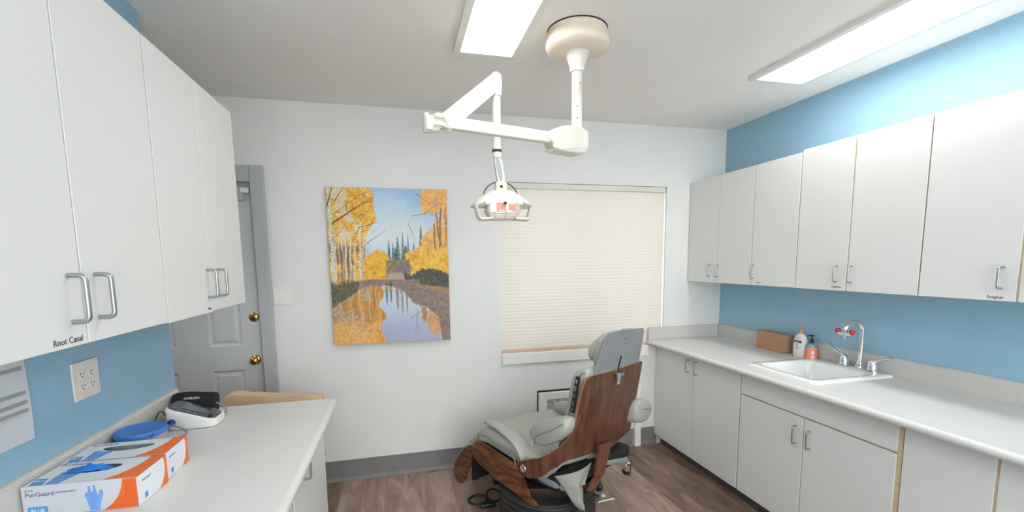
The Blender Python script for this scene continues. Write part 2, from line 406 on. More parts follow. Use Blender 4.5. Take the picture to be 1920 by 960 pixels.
# ------------------------------------------------------------------ cabinets
def handle(p, axis_out, length=.088, proj=.03, r=.0045, parent=None, vertical=True):
    p = Vector(p); o = Vector(axis_out); v = Vector((0, 0, 1)) if vertical else Vector((0, 1, 0))
    a = p + v * length / 2; c = p - v * length / 2
    pts = fillet([a, a + o * proj, c + o * proj, c], .014, 5)
    bb = BM(); tube(bb, pts, r, 10)
    return link('handle', bb, M_steel, parent, smooth=True)

def cabinet(name, label, x_wall, x_front, y0, y1, z0, z1, doors, group, toe=False, top_face=None):
    """wall/base cabinet with carcass and doors. doors: list of (ya, yb, za, zb, handle_y or None, handle_z, text)"""
    s = 1 if x_front > x_wall else -1
    t = thing(name, label, 'cabinet', ((x_wall + x_front) / 2, (y0 + y1) / 2, 0 if toe else z0), 0, group)
    dt = .018; xc = x_front - s * (dt + .002)
    b = BM(); X0, X1 = min(x_wall, xc), max(x_wall, xc); Z0 = z0 + (.006 if not toe else 0); p_ = .016
    box(b, X0, X1, y0 + .0008, y0 + p_, Z0, z1); box(b, X0, X1, y1 - p_, y1 - .0008, Z0, z1); box(b, X0, X1, y0 + p_, y1 - p_, Z0, Z0 + p_)
    if not toe: box(b, X0, X1, y0 + p_, y1 - p_, z1 - p_, z1)
    box(b, (x_wall if s > 0 else x_wall - .006), (x_wall + .006 if s > 0 else x_wall), y0 + p_, y1 - p_, Z0 + p_, z1 - p_)
    link('body', b, M_cab, t)
    xa = x_front - s * (dt + .002); xb = x_front - s * (dt - .003)
    for yy in sorted({y0, y1} | {d_[0] for d_ in doors} | {d_[1] for d_ in doors}):
        ya, yb = max(yy - .011, y0 + .001), min(yy + .011, y1 - .001)
        if yb > ya: link('edge_strip', box(BM(), min(xa, xb), max(xa, xb), ya, yb, z0 + .007, z1 - .004), M_tan, t)
    dy_ = sorted([d_ for d_ in doors if d_[3] - d_[2] > .2], key=lambda d_: d_[0])
    gaps = [(a_[1] - .0022, c_[0] + .0022) for a_, c_ in zip(dy_, dy_[1:])]
    gaps += [(y0, dy_[0][0] + .0022), (dy_[-1][1] - .0022, y1)]
    for (ga, gb) in gaps:
        if gb - ga > .002: link('seam_strip', box(BM(), min(xb, x_front - s * .004), max(xb, x_front - s * .004), ga + .0006, gb - .0006, z0 + .007, z1 - .006), M_tan, t)
    if any(d_[3] - d_[2] < .2 for d_ in doors): link('rail_strip', box(BM(), min(xa, xb) + .001, max(xa, xb) + .001, y0 + .015, y1 - .015, .715, .742), M_tan, t)
    if toe:
        link('toe_kick', box(BM(), x_front - s * .07 - .003, x_front - s * .07 + .003, y0 + .001, y1 - .001, 0, z0), M_toekick, t)
    for (ya, yb, za, zb_, hy, hz, tx) in doors:
        dd = link('door' if zb_ - za > .2 else 'drawer_front', box(BM(), min(x_front, x_front - s * dt), max(x_front, x_front - s * dt), ya + .0022, yb - .0022, za, zb_, .0012, 1), M_cab, t)
        if hy is not None: handle((x_front, hy, hz[0]), (s, 0, 0), hz[1], hz[2], hz[3], dd)
        if tx:
            s_, size, ty, tz = tx; tb = text_bm(s_, size)
            place(tb, (x_front + s * .0004, ty, tz), (0, s, 0) , (0, 0, 1))
            link('label_text', tb, M_text, dd)
    return t
# right wall cabinets (x faces the room, door faces at XR-.33)
XF = XR - .3296; zB, zT = 1.398, 2.205
HU = (1.4895, .088, .028, .0042)
G = None
yw = YB - .004
def rc(label, y0, y1, doors, dz=0, zt=zT, dx=0): return cabinet('wall_cabinet', label, XR - .001, XF + dx, y0, y1, zB + dz, zt, doors, G)
rc('pair of white wall cabinet doors in the corner beside the window', 2.638, yw, [(2.981, yw, zB, zT, 3.062, HU, None), (2.638, 2.981, zB, zT, 2.968, HU, None)])
rc('single-door white wall cabinet, second unit from the window corner', 2.273, 2.636, [(2.273, 2.636, zB + .001, zT, 2.612, HU, ('Hygiene', .013, 2.585, 1.415))])
rc('two-door white wall cabinet marked in small print, above the sink', 1.592, 2.271, [(1.946, 2.271, zB, zT + .012, 2.0, HU, ('Implants', .017, 2.03, 1.414)), (1.592, 1.942, zB, zT + .012, 1.916, HU, None)], zt=zT + .012)
rc('white wall cabinet lettered Surgical over the right counter', .89, 1.590, [(1.241, 1.590, zB, zT + .012, 1.289, (1.492, .086, .028, .0046), ('Surgical', .017, 1.333, 1.408)), (.89, 1.237, zB, zT + .012, 1.19, HU, None)], zt=zT + .012)
# left wall cabinets
XFL = -.6876; zBL, zTL = 1.409, 2.236
HL = (1.512, .100, .032, .0052)
def lc(label, y0, y1, doors): return cabinet('wall_cabinet', label, XL + .001, XFL, y0, y1, zBL, zTL, doors, G)
lc('nearest white wall cabinet on the left, lettered Root Canal, with two pull handles', .84, 1.569, [(.84, 1.2035, zBL, zTL, 1.160, HL, ('Root Canal', .0195, 1.096, 1.418)), (1.2035, 1.569, zBL, zTL, 1.249, HL, None)])
lc('far white wall cabinet on the left, close to the grey door', 1.571, 2.282, [(1.571, 1.909, zBL - .004, zTL, 1.877, HL, ('Fillings', .012, 1.862, 1.4165)), (1.909, 2.282, zBL, zTL, 1.974, HL, None)])
# right base cabinets
XB = XR - .6096; zb0, zb1 = .088, .872
HB = (.784, .094, .028, .0042)
def bc(label, y0, y1, doors): return cabinet('base_cabinet', label, XR - .001, XB, y0, y1, zb0, zb1, doors, G, toe=True)
bc('white base cabinet in the right corner with two doors and raised pulls', 2.362, yw, [(2.842, yw, zb0, .868, 2.893, (.785, .092, .028, .0042), None), (2.364, 2.838, zb0, .868, 2.798, (.787, .094, .028, .0042), None)])
HS = (.620, .098, .028, .0045)
bc('white sink base cabinet with false drawer front above two doors', 1.4045, 2.3605, [(1.424, 2.356, .733, .868, None, None, None), (1.892, 2.356, zb0, .724, 1.933, HS, None), (1.424, 1.888, zb0, .724, 1.846, HS, None)])
bc('white base cabinet without pulls, nearest the camera on the right', .74, 1.4035, [(1.090, 1.4025, zb0, .868, None, None, None), (.742, 1.084, zb0, .868, None, None, None)])
# cabinet under left counter
t = cabinet('base_cabinet', 'white base cabinet under the left counter, seen at its far end', XL + .001, -.392, 1.0, 2.285, zb0, zb1,
            [(1.64, 2.28, zb0, .868, 1.80, (.80, .095, .028, .0045), None), (1.002, 1.615, zb0, .868, None, None, None)], G, toe=True)

# ------------------------------------------------------------------ worktops
def worktop(name, label, xw, xf, y0, y1, hole=None, back_splash=False):
    s = 1 if xf > xw else -1
    t = thing(name, label, 'countertop', ((xw + xf) / 2, (y0 + y1) / 2, .876))
    b = BM(); z0, z1 = .876, .914
    xa = xf - s * .019
    if hole:
        hx0, hx1, hy0, hy1 = hole
        lo, hi = min(xw, xa), max(xw, xa)
        box(b, lo, hi, y0, hy0, z0, z1); box(b, lo, hi, hy1, y1, z0, z1); box(b, lo, hx0, hy0, hy1, z0, z1); box(b, hx1, hi, hy0, hy1, z0, z1)
    else: box(b, min(xw, xa), max(xw, xa), y0, y1, z0, z1)
    # rolled front edge
    pts = [(xa, z1)]
    for k in range(9):
        a = math.pi / 2 - math.pi * k / 8; pts.append((xa + s * .019 * math.cos(a), .895 + .019 * math.sin(a)))
    pts.append((xa, z0))
    prism(b, [(p[0], p[1]) for p in pts], 'y', y0, y1)
    bmesh.ops.remove_doubles(b, verts=b.verts, dist=.0002)
    link('top', b, M_counter, t, smooth=True, angle=35)
    sp = BM(); prism(sp, [(xw, .9142), (xw + s * .022, .9142), (xw + s * .020, 1.008), (xw + s * .012, 1.016), (xw, 1.018)], 'y', y0, y1)
    link('backsplash', sp, M_splash, t)
    if back_splash:
        sp = BM(); box(sp, xf + .004, xw - .024, YB - .022, YB - .001, .9142, 1.018, .003); link('end_splash', sp, M_splash, t)
    return t
worktop('worktop', 'long grey laminate counter with the sink along the right wall', XR - .001, 1.990, .7, YB - .001, hole=(2.14, 2.60, 1.90, 2.32), back_splash=True)
worktop('worktop', 'grey laminate counter on the left holding the glove boxes', XL + .001, -.328, .55, 2.325)

# ------------------------------------------------------------------ sink and faucet
def rrect(x0, x1, y0, y1, r, z, n=5):
    out = []
    for (cx, cy, a0) in [(x1 - r, y1 - r, 0), (x0 + r, y1 - r, 90), (x0 + r, y0 + r, 180), (x1 - r, y0 + r, 270)]:
        for k in range(n + 1):
            a = math.radians(a0 + 90 * k / n); out.append((cx + r * math.cos(a), cy + r * math.sin(a), z))
    return out
sk = BM()
ox0, ox1, oy0, oy1 = 2.100, 2.655, 1.862, 2.350
ix0, ix1, iy0, iy1 = 2.145, 2.535, 1.915, 2.300
secs = [rrect(ox0, ox1, oy0, oy1, .03, .9142), rrect(ox0, ox1, oy0, oy1, .03, .922), rrect(ox0 + .006, ox1 - .006, oy0 + .006, oy1 - .006, .028, .928),
        rrect(ix0 - .008, ix1 + .008, iy0 - .008, iy1 + .008, .05, .928), rrect(ix0, ix1, iy0, iy1, .048, .922), rrect(ix0 + .006, ix1 - .006, iy0 + .006, iy1 - .006, .046, .90),
        rrect(ix0 + .02, ix1 - .02, iy0 + .02, iy1 - .02, .05, .79), rrect(ix0 + .05, ix1 - .05, iy0 + .05, iy1 - .05, .05, .765), rrect(2.31, 2.37, 2.08, 2.14, .029, .76)]
loft(sk, secs, cap=False)
sk.verts.ensure_lookup_table(); n = len(secs[0]); sk.faces.new([sk.verts[(len(secs)-1) * n + k] for k in range(n)])
sink = tag(thing('sink', 'white rectangular drop-in sink set into the right counter', 'sink', (2.38, 2.1, .914)))
link('basin', sk, M_ceramic, sink, smooth=True, angle=60)
link('drain', lathe(BM(), [(0, .7605), (.025, .7605), (.03, .7625), (.031, .7605)], 24, Matrix.Translation((2.34, 2.11, 0))), M_chrome, sink, smooth=True)

fc = tag(thing('faucet', 'chrome gooseneck faucet with two lever handles behind the sink', 'faucet', (2.605, 2.035, .929)))
b = BM(); loft(b, [rrect(2.58, 2.632, 1.925, 2.15, .025, .929), rrect(2.58, 2.632, 1.925, 2.15, .025, .936), rrect(2.586, 2.626, 1.93, 2.145, .02, .939)])
link('base_plate', b, M_chrome, fc, smooth=True)
b = BM(); lathe(b, [(0, .939), (.022, .939), (.022, .95), (.017, .955), (.017, .965), (0, .965)], 20, Matrix.Translation((2.605, 2.03, 0)))
ce = Vector((2.555, 2.035, 1.16)); rr = .052
pts = [(2.607, 2.03, .95), (2.607, 2.03, 1.05), (2.607, 2.03, 1.14)]
for k in range(0, 11):
    a = math.radians(0 + 150 * k / 10); pts.append((ce.x + rr * math.cos(a), 2.03 + .012 * k / 10, 1.16 + rr * math.sin(a)))
pts += [(2.500, 2.0435, 1.172), (2.4968, 2.0448, 1.1605)]
tube(b, pts, .013, 14)
link('spout', b, M_chrome, fc, smooth=True)
for (yy, sgn) in ((2.125, 1), (1.955, -1)):
    h = BM(); lathe(h, [(0, .939), (.026, .939), (.026, .945), (.024, .965), (.018, .988), (.010, .998), (0, 1.0)], 20, Matrix.Translation((2.605, yy, 0)))
    hd = link('tap', h, M_chrome, fc, smooth=True)
    dirv = Vector((-.35, .94, 0)).normalized() if sgn > 0 else Vector((-.05, -1, 0)).normalized(); up_ = 1.7 if sgn > 0 else 1.0
    p0 = Vector((2.605, yy, .988)); h = BM(); secs = []
    for (s_, w_, t_, dz_) in [(0, .012, .010, 0), (.028, .010, .008, .006), (.050, .014, .009, .018), (.072, .021, .010, .030), (.098, .023, .010, .038), (.112, .014, .006, .040)]:
        c_ = p0 + dirv * s_ + Vector((0, 0, dz_*up_)); sd = dirv.cross(Vector((0, 0, 1)))
        secs.append([c_ + sd * (w_ * math.cos(a)) + Vector((0, 0, t_ * math.sin(a))) for a in [2 * math.pi * k / 12 for k in range(12)]])
    loft(h, secs); lv = link('lever', h, M_chrome, hd, smooth=True)
# eyewash fitting on the spout end
ew = tag(thing('eyewash_fitting', 'brass eyewash fitting with two red caps on the faucet tip', 'eyewash', (2.497, 2.045, 1.135)))
b = BM(); tube(b, [(2.496, 2.045, 1.1565), (2.496, 2.045, 1.125)], .013, 12); tube(b, [(2.496, 2.085, 1.143), (2.496, 2.045, 1.137), (2.496, 2.005, 1.143)], .009, 10)
tube(b, [(2.496, 2.045, 1.125), (2.496, 2.045, 1.110)], .008, 10)
link('body', b, M_chrome, ew, smooth=True)
for yy in (2.088, 2.002):
    b = BM(); lathe(b, [(0, 0), (.010, 0), (.014, .010), (.014, .022), (.009, .028), (0, .029)], 16, Matrix.Translation((2.496, yy, 1.140))); link('red_cap', b, M_red, ew, smooth=True)

# ------------------------------------------------------------------ things on the right counter
cb = thing('cardboard_box', 'small brown cardboard box against the right backsplash', 'box', (2.616, 2.68, .914))
b = BM(); box(b, 2.590, 2.660, 2.555, 2.808, .9145, 1.044, .001, 1); link('carton', b, M_card, cb)
b = BM(); box(b, 2.586, 2.590, 2.557, 2.806, .9145, .950); box(b, 2.592, 2.658, 2.60, 2.806, 1.044, 1.0475); link('flap', b, M_card, cb)

def pump(parent, x, y, z, m, s=1.0, ang=160):
    b = BM(); lathe(b, [(0, z), (.014*s, z), (.0135*s, z + .020*s), (.009*s, z + .024*s), (.0045*s, z + .026*s), (.0045*s, z + .046*s), (.010*s, z + .048*s), (.010*s, z + .058*s), (0, z + .06*s)], 18, Matrix.Translation((x, y, 0)))
    a = math.radians(ang); dx_, dy_ = math.cos(a), math.sin(a)
    tube(b, [(x, y, z + .054*s), (x + dx_ * .022*s, y + dy_ * .022*s, z + .055*s), (x + dx_ * .035*s, y + dy_ * .035*s, z + .050*s)], [.005*s, .004*s, .003*s], 8)
    return link('pump', b, m, parent, smooth=True)
def oval(cx, cy, a, b_, z, n=32, p=2.6):
    return [(cx + a * math.copysign(abs(math.cos(t))**(2/p), math.cos(t)), cy + b_ * math.copysign(abs(math.sin(t))**(2/p), math.sin(t)), z) for t in [2*math.pi*k/n for k in range(n)]]
lo = thing('lotion_bottle', 'white lotion pump bottle with gold pump beside the cardboard box', 'bottle', (2.622, 2.452, .914))
b = BM(); cx, cy = 2.622, 2.452
loft(b, [oval(cx, cy, .024, .044, .9145), oval(cx, cy, .026, .048, .922), oval(cx, cy, .026, .048, .99), oval(cx, cy, .025, .044, 1.035), oval(cx, cy, .022, .036, 1.056), oval(cx, cy, .016, .022, 1.070), oval(cx, cy, .012, .013, 1.074)])
link('bottle', b, M_whitep, lo, smooth=True)
pump(lo, cx, cy, 1.074, M_gold, 1.0, 150)
# lettering on the lotion bottle faces the room (-x)
lb = BM(); box(lb, cx - .0272, cx - .0262, cy - .028, cy + .028, 1.012, 1.027); link('dark_label_band', lb, M_text, lo)
for (s_, sz, y_, z_, mm) in [('ULTIMATE', .0085, cy + .023, 1.0165, M_boxw), ('Gold', .012, cy + .014, 1.037, M_gold), ('healing', .007, cy + .018, .995, M_navy), ('4.5x', .014, cy + .012, .972, M_indigo)]:
    tb = text_bm(s_, sz, .0002); place(tb, (cx - .0274, y_, z_), (0, -1, 0), (0, 0, 1)); link('lettering', tb, mm, lo)
so = thing('soap_bottle', 'blue-tinted soap bottle with peach label and black pump', 'bottle', (2.626, 2.372, .914))
b = BM(); cx, cy = 2.626, 2.372
lathe(b, [(0, .9145), (.033, .9145), (.034, .918), (.034, .998), (.032, 1.006), (.024, 1.014), (.013, 1.018), (.012, 1.022), (0, 1.022)], 28, Matrix.Translation((cx, cy, 0)))
link('bottle', b, M_bottleb, so, smooth=True)
b = BM(); lathe(b, [(.0341, .917), (.0346, .917), (.0346, .992), (.0341, .992)], 36, Matrix.Translation((cx, cy, 0))); link('peach_label', b, M_peach, so, smooth=True)
b = BM()
for (a0, a1, z0, z1) in [(226, 252, .950, .972), (226, 252, .922, .938)]:
    for k in range(6):
        t0, t1 = math.radians(a0 + (a1-a0)*k/6), math.radians(a0 + (a1-a0)*(k+1)/6)
        b.faces.new([b.verts.new((cx + .0350*math.cos(t), cy + .0350*math.sin(t), z)) for t, z in ((t0, z0), (t1, z0), (t1, z1), (t0, z1))])
link('white_panel', b, M_boxw, so)
pump(so, cx, cy, 1.022, M_black, .92, 165)

# ------------------------------------------------------------------ things on the left counter
def decal(name, pts, z, m, parent, axis='z', c=None, th=.0004):
    b = BM(); prism(b, pts, axis, z, z + th); return link(name, b, m, parent, world=False)
def arc(cx, cy, rx, ry, a0, a1, n=14): return [(cx + rx*math.cos(math.radians(a0 + (a1-a0)*k/n)), cy + ry*math.sin(math.radians(a0 + (a1-a0)*k/n))) for k in range(n+1)]
def glove_box(loc, rz, label, full):
    """origin: near right bottom corner; box extends to -x and +y"""
    t = thing('glove_box', label, 'box', loc, rz)
    Lx, Ly, Hz = .270, .146, .086
    # carton with an oval opening in the top
    b = BM(); ocx, ocy, orx, ory = (-.156, .091, .067, .026) if full else (-.141, .092, .070, .023)
    for (x0, x1, y0, y1) in [(-Lx, 0, 0, .0015), (-Lx, 0, Ly - .0015, Ly), (-Lx, -Lx + .0015, .0015, Ly - .0015), (-.0015, 0, .0015, Ly - .0015)]: box(b, x0, x1, y0, y1, 0, Hz)
    box(b, -Lx, 0, 0, Ly, 0, .001)
    n = 48; inner = [b.verts.new((ocx + orx*math.cos(2*math.pi*k/n), ocy + ory*math.sin(2*math.pi*k/n) + .004*math.cos(4*math.pi*k/n), Hz)) for k in range(n)]
    def outp(k):
        a = 2*math.pi*k/n; dx_, dy_ = math.cos(a), math.sin(a); c = []
        if dx_ > 1e-9: c.append((0 - ocx)/dx_)
        if dx_ < -1e-9: c.append((-Lx - ocx)/dx_)
        if dy_ > 1e-9: c.append((Ly - ocy)/dy_)
        if dy_ < -1e-9: c.append((0 - ocy)/dy_)
        s_ = min(c); return [ocx + dx_*s_, ocy + dy_*s_, Hz]
    O = [outp(k) for k in range(n)]
    for (X_, Y_) in [(0, 0), (0, Ly), (-Lx, 0), (-Lx, Ly)]:
        k = min(range(n), key=lambda q: (O[q][0]-X_)**2 + (O[q][1]-Y_)**2); O[k] = [X_, Y_, Hz]
    outer = [b.verts.new(p) for p in O]
    for k in range(n): b.faces.new((inner[k], inner[(k+1) % n], outer[(k+1) % n], outer[k]))
    link('carton', b, M_boxw, t, world=False)
    # blue gloves inside, bulging into the opening
    g = BM()
    def F(u, v):
        a = 2*math.pi*u; r_ = v; x = ocx + (orx + .002)*r_*math.cos(a); y = ocy + (ory + .004)*r_*math.sin(a)
        amp = (.012 if full else -.004)
        z = Hz - .022 + (amp + .014) * (1 - r_**2) + .008 * mnoise.noise(Vector((x*60, y*60, 3 if full else 7)))
        if not full: z -= .012 * (1 if x < ocx + .035 else 0)
        return Vector((x, y, z))
    grid(g, F, 40, 12, closeu=True)
    link('gloves', g, M_hand, t, smooth=True, world=False, angle=80)
    if full:
        g = BM()
        def F2(u, v):
            x = ocx - .060 + .110*u; y = ocy - .002 - (.026 + .006*math.sin(u*5 + 1))*v
            return Vector((x, y, Hz + .0015 + .012*math.sin(math.pi*u)*(1 - v)**.7 + .004*mnoise.noise(Vector((x*70, y*70, 1)))))
        grid(g, F2, 30, 8); link('glove_cuff', g, M_hand, t, smooth=True, world=False, angle=80)
    # top print: orange band, picture of forearm, blue badge
    e = .0003
    band = arc(-.20, .20, .200, .198, -78, -8, 16)
    top = [(-.155, .0006), (-.06, .0006)] 
    outl = [(-.115, .001)] + [(-.115 + .113*s_, .001 + .143*(s_**1.9)) for s_ in [k/14 for k in range(1, 15)]] + [(-.001, .144), (-.001, .001)]
    inn = [(-.001, .110), (-.012, .075), (-.026, .045), (-.048, .018), (-.058, .001)]
    swo = [(-.130, .001)] + [(-.130 + .128*math.sin(s_*math.pi/2), .001 + .143*(1 - math.cos(s_*math.pi/2))) for s_ in [k/14 for k in range(1, 15)]]
    swi = [(-.001 , .118)] + [(-.001 - .040*(1 - s_)**1.6 - 0, .118*s_) for s_ in [k/10 for k in range(9, -1, -1)]]
    decal('orange_band', [(-.001, .001), (-.001, .145), (-.038, .145), (-.037, .125), (-.038, .10), (-.042, .075), (-.050, .05), (-.063, .025), (-.082, .001)], Hz + e, M_orange, t)
    decal('forearm_print', [(-.218, .002), (-.188, .002), (-.176, .045), (-.170, .0655), (-.196, .069), (-.216, .080), (-.224, .076), (-.222, .045)], Hz + e, M_blueg, t)
    decal('blue_badge', [(-.255, .003), (-.224, .003), (-.234, .042), (-.262, .044)], Hz + e, M_bluel, t)
    tb = text_bm('BLUE', .015, .0002); place(tb, (-.257, .024, Hz + .0008), (1, 0, 0), (0, 1, 0)); link('badge_lettering', tb, M_boxw, t, world=False)
    tb = text_bm('PurGuard', .019, .0002); place(tb, (-.262, .124, Hz + e), (1, 0, 0), (0, 1, 0)); link('top_lettering', tb, M_navy, t, world=False)
    # long side facing the camera (y=0)
    fb = BM(); box(fb, -Lx + .0005, -.0005, -.0004, 0, .0005, Hz - .0005); link('side_print', fb, M_boxs, t, world=False)
    pts = [(-.003, .001), (-.086, .001), (-.074, .009), (-.062, .020), (-.052, .033), (-.045, .047), (-.040, .062), (-.037, .075), (-.036, .085), (-.003, .085)]
    b = BM(); prism(b, pts, 'y', -.0008, -.0004); link('orange_curve', b, M_orangeD if False else mat('deep_orange_print', '#e0631d', .5), t, world=False)
    b = BM()
    for r_ in range(5):
        for c_ in range(3):
            x = -.0125 - c_*.0145
            if c_ == 2 and r_ < 3: continue
            if c_ == 2: x += 0
            x = x; z = .0725 - r_*.0152
            pth = fillet([(x - .005, 0, z + .006), (x + .005, 0, z + .006), (x + .005, 0, z - .005), (x - .005, 0, z - .005), (x - .005, 0, z + .001), (x + .001, 0, z + .001)], .003, 3)
            tube(b, [(p[0], -.0009, p[2]) for p in pth], .0006, 5)
    link('maze_pattern', b, M_orangeD, t, world=False)
    for (s_, sz, x_, z_, mm) in [('PurGuard', .0165, -.262, .057, M_navy), ('GHG', .007, -.262, .072, M_navy), ('Nitrile Exam Gloves', .0058, -.193, .062, M_navy), ('BLUE', .014, -.253, .012, M_boxw)]:
        tb = text_bm(s_, sz, .0002, 1.0 if s_ != 'GHG' else 1.5); place(tb, (x_, -.0012, z_), (1, 0, 0), (0, 0, 1)); link('side_lettering', tb, mm, t, world=False)
    b = BM(); prism(b, [(-.257, .008), (-.218, .008), (-.215, .011), (-.215, .025), (-.218, .028), (-.257, .028), (-.26, .025), (-.26, .011)], 'y', -.0009, -.0005); link('side_badge', b, M_bluel, t, world=False)
    # gloved hand picture on the side
    hp = BM()
    X0 = -.118
    prism(hp, [(X0 + .000, .002), (X0 + .022, .002), (X0 + .026, .022), (X0 + .034, .046), (X0 + .032, .060), (X0 + .026, .058), (X0 + .022, .044), (X0 + .019, .052), (X0 + .016, .074), (X0 + .011, .074), (X0 + .011, .055), (X0 + .007, .055), (X0 + .004, .073), (X0 - .001, .073), (X0 - .001, .056), (X0 - .008, .052), (X0 - .010, .046), (X0 - .006, .036), (X0 - .004, .022)], 'y', -.0009, -.0005)
    link('hand_picture', hp, M_blueg, t, world=False)
    # short end facing +x
    b = BM(); prism(b, [(Ly - .001, .0855), (Ly - .018, .0855), (Ly - .013, .070), (Ly - .0115, .055), (Ly - .014, .040), (Ly - .021, .025), (Ly - .032, .012), (Ly - .046, .001), (Ly - .001, .001)], 'x', .0003, .0009); link('end_band', b, M_orange, t, world=False)
    b = BM(); prism(b, [(.026, .010), (.040, .010), (.040, .026), (.026, .026)], 'x', .0003, .0009); link('end_badge', b, M_bluel, t, world=False)
    tb = text_bm('PurGuard', .0105, .0002); place(tb, (.0008, .018, .062), (0, 1, 0), (0, 0, 1)); link('end_lettering', tb, M_grey, t, world=False)
    return t
glove_box((-.728, 1.402, .9145), math.radians(-2.2), 'open box of blue exam gloves, nearest the camera on the left counter', True)
glove_box((-.7285, 1.5590, .9145), math.radians(0.3), 'second exam glove box, behind the nearest one, by the plastic tub', False)

tub = thing('plastic_tub', 'round clear tub with blue lid behind the glove boxes', 'container', (-.926, 1.838, .914))
b = BM(); lathe(b, [(0, .9145), (.064, .9145), (.070, .92), (.0735, .984), (.072, .984), (.068, .922), (0, .918)], 40, Matrix.Translation((-.926, 1.838, 0))); link('container', b, M_clear, tub, smooth=True)
b = BM(); lathe(b, [(.0745, .980), (.077, .981), (.0772, .994), (.075, .998), (.070, .999), (.066, .9965), (0, .9965)], 40, Matrix.Translation((-.926, 1.838, 0)))
for k in range(3): 
    a = math.radians(-100 + 60*k); box(b, -.926 + .078*math.cos(a) - .004, -.926 + .078*math.cos(a) + .004, 1.838 + .078*math.sin(a) - .004, 1.838 + .078*math.sin(a) + .004, .981, .994)
link('lid', b, M_lid, tub, smooth=True)

# blood pressure monitor: wedge body, display top, plug and hose; cuff behind
bp = thing('blood_pressure_monitor', 'white blood pressure monitor with a dark sloping display', 'blood pressure monitor', (-.86, 2.10, .914))
def bpring(ins, ztop_l, ztop_r, zb=None, n=6):
    x0, x1, y0, y1 = -.945 + ins, -.762 - ins, 2.030 + ins, 2.165 - ins
    out = []
    for (x, y, z) in rrect(x0, x1, y0, y1, .030, 0, n):
        # slight taper to the right
        s_ = (x - x0)/(x1 - x0); y = 2.0975 + (y - 2.0975)*(1 - .08*s_)
        out.append((x, y, zb if zb is not None else ztop_l + (ztop_r - ztop_l)*s_))
    return out
b = BM(); loft(b, [bpring(.006, 0, 0, .9145), bpring(.001, 0, 0, .918), bpring(0, .998, .938), bpring(.002, 1.006, .944), bpring(.006, 1.009, .946)])
link('body', b, M_whitep, bp, smooth=True, angle=50)
b = BM(); loft(b, [bpring(.0075, 1.0085, .9455), bpring(.0085, 1.0105, .9475)]); link('display_panel', b, M_screen, bp)
def onbp(x, y, dz=.0022): return (x, y, 1.0095 + (x + .945 - .008)/(.183 - .016)*(.9465 - 1.0095) + dz)
b = BM(); V = [b.verts.new(onbp(*p)) for p in [(-.90, 2.075), (-.812, 2.075), (-.812, 2.148), (-.90, 2.148)]]; b.faces.new(V); link('lcd', b, M_lcd, bp)
b = BM(); V = [b.verts.new(onbp(*p, .0024)) for p in [(-.885, 2.137), (-.812, 2.122), (-.812, 2.15), (-.885, 2.15)]]; b.faces.new(V); link('lcd_dark_strip', b, M_black, bp)  # black strip along the far edge of the display
M_icon = mat('grey_icon_ink', '#9aa0a4', .5)
for (x, y) in [(-.925, 2.10), (-.915, 2.062), (-.89, 2.058), (-.865, 2.056), (-.84, 2.054)]:
    b = BM(); V = [b.verts.new(onbp(x + dx_, y + dy_, .0026)) for dx_, dy_ in ((-.006, -.004), (.006, -.004), (.006, .004), (-.006, .004))]; b.faces.new(V); link('printed_icon', b, M_icon, bp)
bt = obox(BM(), onbp(-.790, 2.068, .003), .012, .026, .004, Matrix.Rotation(math.radians(16), 3, 'Y'), .0015); link('start_button', bt, M_black, bp)
bt = obox(BM(), onbp(-.780, 2.115, .003), .016, .018, .003, Matrix.Rotation(math.radians(16), 3, 'Y'), .001); link('memory_button', bt, mat('slate_button', '#6a6c8c', .4), bp)
b = BM(); lathe(b, [(0, 0), (.014, 0), (.014, .010), (.009, .016), (0, .016)], 18, Matrix.Translation((-.916, 2.034, .950)) @ Matrix.Rotation(math.radians(90), 4, 'X')); link('air_plug', b, M_indigo, bp, smooth=True)
hose = BM(); tube(hose, fillet([(-.912, 2.018, .949), (-.895, 2.000, .947), (-.868, 1.992, .938), (-.845, 1.985, .925), (-.838, 1.960, .919), (-.862, 1.930, .919), (-.90, 1.925, .919), (-.948, 1.945, .919), (-.952, 2.02, .919), (-.953, 2.10, .921), (-.953, 2.150, .922)], .02, 4), .0035, 8)
link('air_hose', hose, M_grey, bp, smooth=True)
cu = thing('blood_pressure_cuff', 'black rolled arm cuff lettered in white behind the monitor', 'cuff', (-.90, 2.23, .914))
b = BM(); secs = []
for k in range(13):
    s_ = k/12; x = -.990 + .165*s_; r1 = .048*(1 - .08*abs(s_-.5)*2); secs.append([(x, 2.237 + r1*.78*math.cos(a) + .004*math.sin(3*a), .9155 + .053 + .049*math.copysign(abs(math.sin(a))**.8, math.sin(a)) * (1 if 0 < k < 12 else .93) + .004*math.sin(5*s_)) for a in [2*math.pi*j/24 for j in range(24)]])
loft(b, secs); link('cuff_roll', b, M_cuff, cu, smooth=True, angle=60)
tb = text_bm('OMRON', .015, .0004, 1.02); 
for v in tb.verts: v.co.x *= 1.05
place(tb, (-.936, 2.1935, .997), (1, 0, 0), (0, .45, 1)); link('lettering', tb, M_boxw, cu)
cd = BM(); random.seed(4)
for k in range(3):
    p = [(-.99 + .01*k, 2.09 - .012*k, .916)]
    p += [(-.990 + .006*k, 2.03 - .02*k, .955 + .008*k), (-.980, 1.99 + .012*k, .925), (-.978 + .006*k, 1.955 - .006*k, .917)]
    tube(cd, fillet(p, .03, 5), .0022, 6)
tube(cd, fillet([(-.982, 2.15, .93), (-.985, 2.12, .975), (-.980, 2.08, .985), (-.982, 2.03, .94), (-.975, 1.96, .918), (-.972, 1.935, .917)], .03, 5), .0022, 6)
tag(link('black_cable', cd, M_black, smooth=True), 'loose loops of thin black cable between the tub and the monitor', 'cable')
